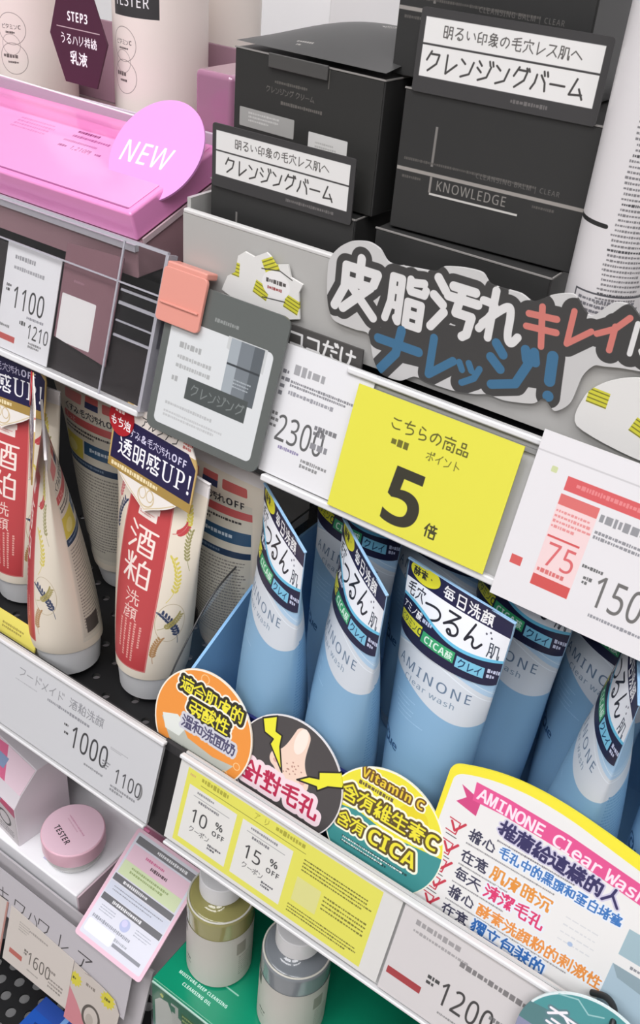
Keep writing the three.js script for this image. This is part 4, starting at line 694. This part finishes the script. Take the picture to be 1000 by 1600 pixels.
// ---------------------------------------------------------------- lower price rail: tags
card('price_tag', 'wide white price tag reading 1000 on the lower rail at the left', 'price tag', LO, R4(-0.3890, -0.0565, -0.2545, -0.0027), (g, w, h) => {
  rect(g, 0, 0, w, h, '#c6c7c9'); T(g, 'フードメイド', 20, 7.5, 6.4, { c: '#8a8b8e', w: 0.09 }); T(g, '酒粕洗顔', 63, 6.6, 7, { c: '#85868a', w: 0.08 }); fine(g, 18, 17, 30, 2.2, 1, '#a9aaad', 0.4); fine(g, 46, 16.6, 68, 2.6, 1, '#8a8b90', 0.85);
  fine(g, 62, 25, 5, 2, 1, '#444', 0.9); fine(g, 63, 30, 2.4, 2.4, 1, '#444', 0.9); price(g, '1000', 68, 22, 16, '#3a3a3c'); fine(g, 99, 21, 14, 2, 2, '#9a9b9e', 0.6); fine(g, 82, 42, 22, 2, 1, '#88898c', 0.9); fine(g, 95, 32, 6, 6, 3, '#77787b', 0.6); price(g, '1100', 105, 31, 11, '#4b4b4e'); fine(g, 104, 44, 19, 5, 2, '#88898c', 0.8); T(g, ')', 124, 31, 10, { c: '#777', bold: false });
}, { off: 0.0006 });
card('coupon_tag', 'white and yellow coupon strip with 10 and 15 percent on the lower rail', 'price tag', LO, R4(-0.2410, -0.0560, -0.0992, -0.0027), (g, w, h) => {
  rect(g, 0, 0, w, h, '#d6d5d1'); rect(g, 6, 2.6, w - 17, h - 5, '#dcd95c'); fine(g, 8, 5.2, 6, 2, 1, '#c9a070', 0.9); fine(g, 16, 4, 34, 3.4, 1, '#a7a23a', 0.9); T(g, 'アプリ', 52, 3.8, 4, { c: '#a7a23a', w: 0.1, sx: 0.9 }); fine(g, 66, 4, 22, 3.4, 1, '#a7a23a', 0.9); rect(g, 16, 9, 70, 0.4, '#8d8a3a');
  for (const [x, n] of [[9, '10'], [46, '15']]) { rect(g, x, 12, 33, h - 18, '#dcdbd6'); fine(g, x + 6, 13.6, 20, 1.8, 1, '#88888a', 0.9); rect(g, x + 4, 17, 25, 0.4, '#999'); fine(g, x + 8, 18.4, 15, 2.2, 1, '#77777a', 0.9); T(g, n, x + 4.5, 24, 9.5, { c: '#3c3c3c', lsx: 0.95, gap: 0, bold: false }); T(g, '%', x + 21.5, 23.6, 5, { c: '#3c3c3c' }); T(g, 'OFF', x + 20.5, 30, 3.6, { c: '#4c4c4c' }); T(g, 'クーポン', x + 6, 36, 3.6, { c: '#5c5c5c' }); fine(g, x + 20, 40, 9, 4, 2, '#55555a', 0.8); }
  fine(g, 86, 12, 44, 8.6, 4, '#6e6b2c', 0.5); rect(g, 85, 24, 15, 15, '#d6d48a'); fine(g, 102, 25, 28, 10, 4, '#77742e', 0.5); fine(g, 84, 42, 46, 6, 3, '#6e6b2c', 0.5);
}, { off: 0.0006 });
card('price_tag', 'white price tag reading 1200 on the lower rail under the white sign board', 'price tag', LO, R4(-0.0978, -0.0570, 0.062, -0.0030), (g, w, h) => {
  rect(g, 0, 0, w, h, '#cfcbca'); fine(g, 8, 4.6, 40, 4.4, 1, '#9a9797', 0.8); fine(g, 8, 10.6, 34, 2.6, 1, '#a09d9d', 0.7); fine(g, 34, 11.5, 46, 4, 1, '#7c7979', 0.85);
  fine(g, 22, 29, 4.6, 6.5, 2, '#444', 0.7); price(g, '1200', 29, 26, 15, '#3f3d3d'); fine(g, 55, 29, 9, 3, 1, '#777', 0.9); fine(g, 54, 38, 22, 3, 1, '#999', 0.8); fine(g, 32, 45, 14, 1.6, 1, '#888', 0.8); rect(g, 2, 38.5, 19, 4.2, '#a03c40');
}, { off: 0.0006 });
// part of a yellow sign at the left edge and a teal disc with its black clip at the lower right
card('sign_scrap', 'corner of a yellow sign at the left edge above the 1000 tag', 'sign', POP, R4(-0.4050, 0.006, -0.3690, 0.0275), (g, w, h) => { rect(g, 0, 0, w, h, '#e9dc6a'); fine(g, 6, 6, 20, 5, 2, '#a8984a', 0.7); }, { thick: 0.001 });
card('sign_disc', 'teal round sign with pale lettering clipped on the lower rail at the right corner', 'sign', POP, circleShape(0.0010, -0.0010, 0.0318), (g, w, h) => {
  rect(g, 0, 0, w, h, '#4d9496'); ell(g, w / 2, h / 2, w / 2 - 0.5, h / 2 - 0.5, null, '#dfeaea', 1); poly(g, [[0, 20], [20, 17], [40, 26], [w, 36], [w, h], [0, h]], '#557e80'); line(g, [[12, 8], [20, 5], [26, 9], [32, 6]], '#9cc6c6', 0.7);
  g.save(); g.translate(6, 12); g.rotate(0.04); T(g, '奈米氣', 5, 1.5, 13, { c: '#f0ecf0', w: 0.1, oc: [['#5f7f86', 0.07]], sx: 1 }); g.restore(); rect(g, 0, 30, 22, 6, '#8a8ea8'); rect(g, 0, 37, 20, 12, '#3f6a9c'); rect(g, 24, 32, 40, 5, '#e48a9a');
}, { off: 0.0165, thick: 0.001 });
{
  const t = thing('sign_clip', 'black wire clip bent over the top of the teal round sign', 'clip', [0, POP.o[1], POP.o[2]], [-POP.tilt, 0, 0]);
  part('wire', new THREE.TubeGeometry(new THREE.CatmullRomCurve3([[-0.0075, 0.0225, 0.004], [-0.001, 0.0275, 0.008], [0.0035, 0.028, 0.013], [0.0055, 0.0235, 0.0195], [0.0045, 0.012, 0.0205], [0.003, 0.001, 0.0195]].map((p) => new THREE.Vector3(...p))), 40, 0.0015, 10), M(0x1b2022, 0.4), t);
  part('foot', box(0.008, 0.006, 0.004, 0.003, 0.0, 0.0195, 0.001), M(0x1b2022, 0.4), t);
}

// ---------------------------------------------------------------- third shelf: tester tray, jar, cartons, info card, green display with two bottles
{
  const t = thing('tester_tray', 'glossy white tester tray with a pale violet mark under the pink jar', 'tray', [-0.46, BT + 0.0003, -0.0115]);
  part('tray_body', box(0.168, 0.036, 0.118, 0, 0.018, 0.0, 0.0015), M(0xf2f2f4, 0.25, { clearcoat: 0.4 }), t);
  part('step', box(0.1, 0.006, 0.03, -0.02, 0.039, -0.04, 0.0015), M(0xf2f2f4, 0.3), t);
  part('printed_mark', box(0.022, 0.0004, 0.0062, 0.048, 0.0361, 0.0475), M(0xc3bdda, 0.5), t);
  part('printed_mark', box(0.012, 0.0004, 0.012, -0.002, 0.0361, 0.045), M(0xe3dcec, 0.5), t);
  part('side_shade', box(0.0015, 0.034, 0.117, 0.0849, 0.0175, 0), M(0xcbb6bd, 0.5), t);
}
const TY = BT + 0.0365;
{
  const r = 0.0258, t = thing('cosmetic_jar', 'round jar with a pink lid marked TESTER and a clear white base', 'jar', [-0.4075, TY, 0.0185], [0, 0.0, 0]);
  part('jar_base', lathe([[0, 0], [r - 0.006, 0], [r - 0.0035, 0.0012], [r - 0.0015, 0.006], [r - 0.0012, 0.0135], [0, 0.0135]], 64), M(0xe6e6e4, 0.15, { transmission: 0.35, thickness: 0, clearcoat: 0.6 }), t);
  part('lid', lathe([[r - 0.001, 0.0125], [r, 0.0132], [r, 0.0262], [r - 0.0004, 0.0272], [r - 0.0014, 0.0278], [0, 0.0278]], 72), M(0xeabccb, 0.3), t);
  const tex = canvasTex(50, 50, (g, w, h) => { rect(g, 0, 0, w, h, '#f2cfdd'); g.save(); g.translate(w / 2, h / 2); g.rotate(0.3); T(g, 'TESTER', 0, 6.6, 5.4, { c: '#3b3034', align: 'c', lsx: 0.86 }); g.restore(); g.save(); g.translate(w / 2, h / 2); g.rotate(0.3); fine(g, -14, -5, 30, 1.6, 1, '#d9a0b8', 0.9); fine(g, -12, -2.2, 26, 1.2, 1, '#dfb0c2', 0.9); g.restore(); });
  const top = plateGeo(circleShape(0, 0, 0.0247), 0.0003); top.g.translate(0, -0.0247, 0).rotateX(-Math.PI / 2).translate(0, 0.0276, 0);
  part('lid_print', top.g, paper(tex, { roughness: 0.3 }), t);
}
{ // carton with a chamfered top at the left
  const t = thing('carton', 'white and pink carton with a chamfered corner standing left of the pink jar', 'box', [-0.492, TY + 0.0002, 0.0375], [0, -0.12, 0]);
  const s = shapeOf([[0, 0], [0, 0.046], [0.007, 0.056], [0.024, 0.0735], [0.05, 0.0735], [0.05, 0]]);
  const g = new THREE.ExtrudeGeometry(s, { depth: 0.078, bevelEnabled: true, bevelSize: 0.0006, bevelThickness: 0.0006, bevelSegments: 2 }).rotateY(Math.PI / 2).translate(-0.032, 0, 0);
  part('body', g, M(0xe4dde2, 0.35, { clearcoat: 0.3 }), t);
  const tex = canvasTex(78, 46, (c, w, h) => { rect(c, 0, 0, w, h, '#cfc8ca'); poly(c, [[0, 0], [w, 0], [w, 10], [30, 3], [0, 2]], '#b85a78'); poly(c, [[30, 0], [w - 10, 0], [w - 4, 8]], '#c8486e'); rect(c, w - 38, 0, 20, 3, '#8fa0b8'); ell(c, w - 16, 22, 8, 8, null, '#4a4648', 2.2); fine(c, w - 26, 33, 22, 9, 3, '#6d686c', 0.6); });
  const q = plateGeo(R4(0, 0, 0.077, 0.0455), 0.0004);
  part('front_print', q.g.translate(0.0075, 0.0002, 0.0006), paper(tex, { roughness: 0.4 }), t);
  const tex2 = canvasTex(77, 24, (c, w, h) => { rect(c, 0, 0, w, h, '#edd3de'); poly(c, [[0, h], [0, 4], [40, 0], [56, h]], '#dd6d92'); rect(c, 30, 8, 18, 9, '#8a9fc0'); });
  const q2 = plateGeo(R4(0, 0, 0.077, 0.0235), 0.0004), m2 = part('top_print', q2.g, paper(tex2, { roughness: 0.3 }), t);
  m2.position.set(0.0075, 0.0565, -0.0065); m2.rotation.x = -0.775;
}
[[-0.405, 0.055, 0.066, -0.028, 0.05, 0xd9cfd4, 'plain pale carton behind the pink jar, left of the pink-printed one'], [-0.350, 0.048, 0.058, -0.022, 0, 0xe6ccd6, 'pale pink carton with small dark print behind the pink jar']].forEach(([x, w, h, z, yaw, col, l], i) => {
  const t = thing('carton', l, 'box', [x, TY + 0.0003, z - 0.026], [0, yaw, 0]);
  part('body', box(w, h, 0.04, 0, h / 2, 0, 0.001), M(col, 0.45), t);
  if (i) { const tex = canvasTex(w * 1000, h * 1000, (c, W, H) => { rect(c, 0, 0, W, H, '#e8ced8'); fine(c, 8, 9, 20, 4.4, 1, '#4a3a40', 0.8); fine(c, 6, 19, 34, 9, 3, '#7a5a66', 0.6); rect(c, 0, 44, W, 14, '#d48aa6'); }); const q = plateGeo(R4(-w / 2, 0, w / 2, h), 0.0004); part('front_print', q.g.translate(0, 0, 0.02), paper(tex), t); }
  else part('lid_flap', box(w - 0.002, 0.0008, 0.038, 0, h + 0.0004, 0), M(0xe3dade, 0.5), t);
});
{ // info card leaning far back
  const lean = 55 * Math.PI / 180, pl = { o: [0, 0.4910, 0.0660], tilt: lean };
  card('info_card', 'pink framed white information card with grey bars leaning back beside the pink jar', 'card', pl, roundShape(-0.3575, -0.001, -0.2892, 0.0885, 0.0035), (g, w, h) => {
    rect(g, 0, 0, w, h, '#efc6d6'); rrect(g, 3, 2.6, w - 6, h - 6, 1.5, '#dfe0ea');
    rect(g, 5, 5, w - 10, 5.6, '#66666a'); fine(g, 26, 6.4, 34, 3, 1, '#e8e8ea', 0.9); rect(g, 5, 12, w - 10, 13, '#eec9d9'); fine(g, 20, 15, 30, 2.4, 1, '#d66a96', 0.9); fine(g, 28, 19, 20, 3, 1, '#5d3b49', 0.9); rect(g, 5, 25, w - 10, 11, '#d9e7b8'); fine(g, 14, 27, 38, 6, 2, '#9ab06a', 0.6);
    rect(g, 4, 37, w - 8, 5, '#66666a'); fine(g, 14, 38.2, 42, 3, 1, '#e8e8ea', 0.9); rect(g, 4, 43, w - 8, 9.6, '#d5dae8'); fine(g, 9, 45, 50, 5, 2, '#8f93a0', 0.4); rect(g, 4, 53, w - 8, 5, '#66666a'); fine(g, 15, 54.2, 40, 3, 1, '#e8e8ea', 0.9);
    ell(g, w / 2, 64, 4.6, 4.6, '#b9c0e2'); ell(g, w / 2 - 1, 62.8, 2.6, 2.6, '#d3d0ee'); fine(g, 8, 61, 16, 6, 3, '#a7abb8', 0.4); fine(g, 44, 61, 16, 6, 3, '#a7abb8', 0.4); fine(g, 6, 69.5, w - 12, 3, 1, '#9a9da8', 0.95); fine(g, 6, 75, w - 14, 2.6, 1, '#b0b3bd', 0.9); rrect(g, 5, 73.5, 27, 9.4, 1.5, '#fbfbfd'); rect(g, 33, 78.5, w - 40, 2.6, '#8e9098');  // near-white patch at lower left: overexposed glare painted into the card's print
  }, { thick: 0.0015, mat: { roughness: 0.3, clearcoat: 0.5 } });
  const t = thing('card_holder', 'small pink plastic pegs and easel holding the information card', 'holder', [0, 0.4910, 0.0660], [-lean, 0, 0]);
  part('peg', box(0.006, 0.009, 0.002, -0.351, 0.0865, -0.0014, 0.0008), M(0xe77aa6, 0.4), t); part('peg', box(0.007, 0.009, 0.002, -0.327, 0.087, -0.0014, 0.0008), M(0xe77aa6, 0.4), t);
  part('easel', box(0.06, 0.085, 0.0012, -0.322, 0.042, -0.0012), M(0xd9b9c6, 0.5), t);
  const leg = part('easel_leg', box(0.05, 0.003, 0.052, -0.322, 0.06, -0.028), M(0xd9b9c6, 0.5), t); leg.rotation.x = 0;
}
// green display box
{
  const top = 0.5, t = thing('display_box', 'glossy green display box with white lettering under the two clear-topped bottles', 'display', [-0.165, BT + 0.0003, 0.0]);
  const gm = M(0x0f8a66, 0.25, { clearcoat: 0.5, clearcoatRoughness: 0.15 }), H = top - BT - 0.0003;
  part('body', box(0.233, H, 0.16, 0, H / 2, -0.018, 0.0012), gm, t);
  const tex = canvasTex(231, 158, (c, w, h) => { rect(c, 0, 0, w, h, '#12906b'); c.save(); c.translate(20, h - 14); T(c, 'MOISTURE DEEP CLEANSING', -8, -3, 2.9, { c: '#d8f0e6', lsx: 0.84 }); T(c, 'CLEANSING OIL', 0, 2.6, 2.9, { c: '#d8f0e6', lsx: 0.9 }); c.restore(); line(c, [[40, h - 27], [58, h - 27]], '#9ed2bd', 1.2); });
  const q = plateGeo(R4(-0.1155, 0, 0.1155, 0.158), 0.0003);
  part('top_print', q.g.rotateX(-Math.PI / 2).translate(0, H, 0.061), paper(tex, { roughness: 0.22, clearcoat: 0.6, clearcoatRoughness: 0.1 }), t);
  const fx = canvasTex(231, 60, (c, w, h) => {
    rect(c, 0, 0, w, h, '#0f7a58'); rect(c, 0, 0, w, 1.2, '#bfe0d2'); poly(c, [[3, 60], [3, 22], [8, 14], [16, 12], [20, 24], [20, 60]], '#dfe3db'); poly(c, [[20, 60], [20, 20], [23, 20], [23, 12], [19, 12], [19, 9], [26, 9], [26, 22], [30, 24], [30, 60]], '#d4d8d0'); rect(c, 29, 12, 26, 14, '#2f6f3a'); fine(c, 30, 14, 23, 2.8, 1, '#c9df8a', 0.9); fine(c, 30, 19.5, 20, 3, 1, '#c9df8a', 0.9); poly(c, [[10, 6], [12, 8], [11, 12], [8, 9]], '#d6e36a'); rect(c, 56, 8, 60, 52, '#d5d8d3'); fine(c, 60, 14, 40, 20, 5, '#9aa39c', 0.5);
  });
  const q2 = plateGeo(R4(-0.1155, 0, 0.1155, 0.06), 0.0012);
  const fp = part('front_print', q2.g, paper(fx, { roughness: 0.35 }), t); fp.position.set(0, H - 0.0615, 0.0622);
  part('front_sheet', box(0.233, 0.062, 0.0006, 0, H - 0.031, 0.0640), clear({ roughness: 0.08 }), t);
}
function oilBottle(x, z, liquid, label, yaw) {
  const r = 0.0242, h = 0.0805, t = thing('cosmetic_bottle', label, 'bottle', [x, 0.5006, z], [0, yaw, 0]);
  const lab = canvasTex(2 * Math.PI * r * 1000, 58, (g, w, hh) => { rect(g, 0, 0, w, hh, '#d3cec6'); fine(g, w / 2 - 25, hh - 20, 7, 3, 1, '#55524c', 0.8); fine(g, w / 2 - 25, hh - 15, 8, 2, 1, '#8b867e', 0.9); rrect(g, w / 2 + 18, 9, 8, 14, 0.6, '#a39d92'); fine(g, w / 2 + 20, 26, 12, 24, 9, '#aaa49b', 0.5); rect(g, w / 2 - 32, 1, 7, 12, '#5b574f'); });
  lab.wrapS = THREE.RepeatWrapping; lab.offset.x = 0.5;
  part('bottle_body', lathe([[0, 0], [r - 0.002, 0], [r, 0.0025], [r, h - 0.004], [r - 0.001, h - 0.0015], [r - 0.004, h], [0.0105, h + 0.0008], [0.0098, h + 0.009], [0, h + 0.009]], 64), M(liquid, 0.12, { transmission: 0.35, thickness: 0, clearcoat: 0.8 }), t);
  const g = lathe([[r + 0.0003, 0.002], [r + 0.0003, 0.06]], 64); part('label', g, paper(lab, { roughness: 0.4, side: THREE.DoubleSide }), t);
  part('shoulder_line', new THREE.TorusGeometry(r - 0.0012, 0.0007, 8, 64).rotateX(Math.PI / 2).translate(0, h - 0.0008, 0), M(0xe6e4d8, 0.15), t);
  part('neck', lathe([[0.0075, h], [0.0075, h + 0.010], [0, h + 0.010]], 32), M(0xe9e9e2, 0.1, { transmission: 0.5, thickness: 0 }), t);
  part('cap', lathe([[0, h + 0.0075], [0.0150, h + 0.0075], [0.0156, h + 0.0085], [0.0156, h + 0.0235], [0.0146, h + 0.0245], [0, h + 0.0245]], 48), M(0xf4f4f4, 0.3), t, 'white screw cap');
}
oilBottle(-0.2525, 0.0200, 0xc6c07c, 'bottle with a white cap and olive yellow shoulder on the green box', 0.45);
oilBottle(-0.1865, 0.0190, 0xabb2b8, 'bottle with a white cap and grey shoulder, right of the olive one', 0.45);
{ // small green white carton at the lower edge, under the 1200 tag
  const t = thing('carton', 'pale green carton with dark curled print below the 1200 tag, at the bottom edge', 'box', [-0.0905, 0.5006, 0.028]);
  part('body', box(0.034, 0.06, 0.03, 0, 0.03, 0, 0.001), M(0xc9ddd0, 0.45), t);
  const tex = canvasTex(33, 59, (c, w, h) => { rect(c, 0, 0, w, h, '#cde0d4'); ell(c, 12, 16, 3, 2.6, null, '#3a4a44', 1.2); ell(c, 21, 16, 3, 2.6, null, '#3a4a44', 1.2); rect(c, 0, 25, w, 14, '#6fae96'); fine(c, 4, 44, 24, 9, 4, '#7a938a', 0.5); });
  const q = plateGeo(R4(-0.0165, 0, 0.0165, 0.059), 0.0004); part('front_print', q.g.translate(0, 0.0005, 0.015), paper(tex), t);
}
// third rail: paper strip and tags
card('rail_strip', 'pale grey paper strip with large thin lettering along the third rail', 'sign', BO, shapeOf([[-0.545, -0.034], [-0.299, -0.046], [-0.3005, 0.0008], [-0.545, 0.0008]]), (g, w, h) => {
  rect(g, 0, 0, w, h, '#bbb7bb'); const X = (x) => (x + 0.545) * 1000;
  for (const [ch, x, s] of [['キ', -0.4485, 17], ['ワ', -0.4290, 17], ['ハ', -0.4130, 16], ['ワ', -0.4010, 17], ['レ', -0.3785, 16], ['ア', -0.3560, 19]]) T(g, ch, X(x), 15.5, s, { c: '#3f3c3e', w: 0.06 });
}, { off: 0.0025, thick: 0.0006 });
card('price_tag', 'cream price tag reading 1600 on the third rail at the lower left', 'price tag', BO, shapeOf([[-0.4290, -0.0810], [-0.3545, -0.0790], [-0.3555, -0.0285], [-0.4290, -0.0245]]), (g, w, h) => {
  rect(g, 0, 0, w, h, '#cdc5bd'); fine(g, 12, 8, 12, 10, 4, '#a9a29b', 0.6); fine(g, 24, 9, 30, 3, 1, '#9d9690', 0.8); rect(g, 6, 40, 15, 5, '#b5665c'); fine(g, 22, 30, 4, 6, 2, '#6a645e', 0.8); price(g, '1600', 26, 28, 14, '#625c56'); fine(g, 50, 30, 12, 3, 1, '#8a837c', 0.9); fine(g, 52, 38, 16, 11, 3, '#8a837c', 0.6); fine(g, 28, 47, 14, 2, 1, '#99928b', 0.8);
}, { off: 0.0034 });
card('price_tag', 'cream tag cut off by the left edge beside the 1600 tag', 'price tag', BO, R4(-0.512, -0.0825, -0.4325, -0.0245), (g, w, h) => { rect(g, 0, 0, w, h, '#c9c1bb'); fine(g, 10, 8, 40, 3, 1, '#9d9690', 0.8); fine(g, 30, 30, 30, 10, 2, '#77706a', 0.7); rect(g, w - 2, 0, 2, h, '#b5867c'); }, { off: 0.0034 });
card('promo_card', 'beige card with yellow bursts, a pink wedge and a dark ring on the third rail', 'card', BO, shapeOf([[-0.3542, -0.086], [-0.303, -0.086], [-0.303, -0.043], [-0.3095, -0.034], [-0.323, -0.031], [-0.3542, -0.0285]]), (g, w, h) => {
  rect(g, 0, 0, w, h, '#c6bdb4'); poly(g, [[0, 24], [10, 34], [30, h], [0, h]], '#c9838a'); ell(g, 26, 38, 8.5, 11, null, '#5a534d', 2.4); ell(g, 25, 41, 4, 6, '#b0a79d');
  const burst = (x, y, r) => { const p = []; for (let k = 0; k < 24; k++) { const a = k / 24 * Math.PI * 2, q = k % 2 ? r : r * 0.72; p.push([x + q * Math.cos(a), y + q * Math.sin(a)]); } poly(g, p, '#d2c742'); fine(g, x - r * 0.4, y - 1.5, r * 0.8, 3, 1, '#5f5a26', 0.9); };
  burst(4, 14, 7.5); burst(38, 10, 8.2); burst(25, 57, 6); fine(g, 15, 9, 15, 4, 1, '#8a8178', 0.8);
  line(g, [[12, 2], [26, 0], [40, 4]], '#a79e95', 0.8);
}, { off: 0.0042 });
{ // blue carton on the lowest shelf
  const t = thing('carton', 'deep blue carton with white round marks on the lowest shelf', 'box', [-0.4100, 0.2354, 0.0850], [0, 0, 0]);
  part('body', box(0.042, 0.058, 0.07, 0, 0.029, 0, 0.001), M(0x1d55b4, 0.35), t);
  const tex = canvasTex(41, 69, (c, w, h) => { rect(c, 0, 0, w, h, '#1f57b6'); rect(c, 0, 0, w, 14, '#2b50a8'); ell(c, 16, 34, 4, 4, '#c9d6ee'); ell(c, 26, 34, 4, 4, '#c9d6ee'); rect(c, 6, 40, 24, 7, '#a9bee2'); rect(c, w - 12, 0, 5, h, '#7fb0ea'); rect(c, 10, 22, 18, 2, '#123a86'); });
  const q = plateGeo(R4(-0.0205, 0, 0.0205, 0.069), 0.0003); part('top_print', q.g.rotateX(-Math.PI / 2).translate(0, 0.058, 0.0345), paper(tex, { roughness: 0.35 }), t);
  const t2 = thing('carton', 'pale blue and white carton right of the deep blue one on the lowest shelf', 'box', [-0.3530, 0.2354, 0.0850]);
  part('body', box(0.066, 0.058, 0.07, 0, 0.029, 0, 0.001), M(0xcfe0f2, 0.4), t2); part('lid_flap', box(0.064, 0.0008, 0.068, 0, 0.0584, 0), M(0xe9f0f8, 0.4), t2);
}
renderer.render(scene, camera);
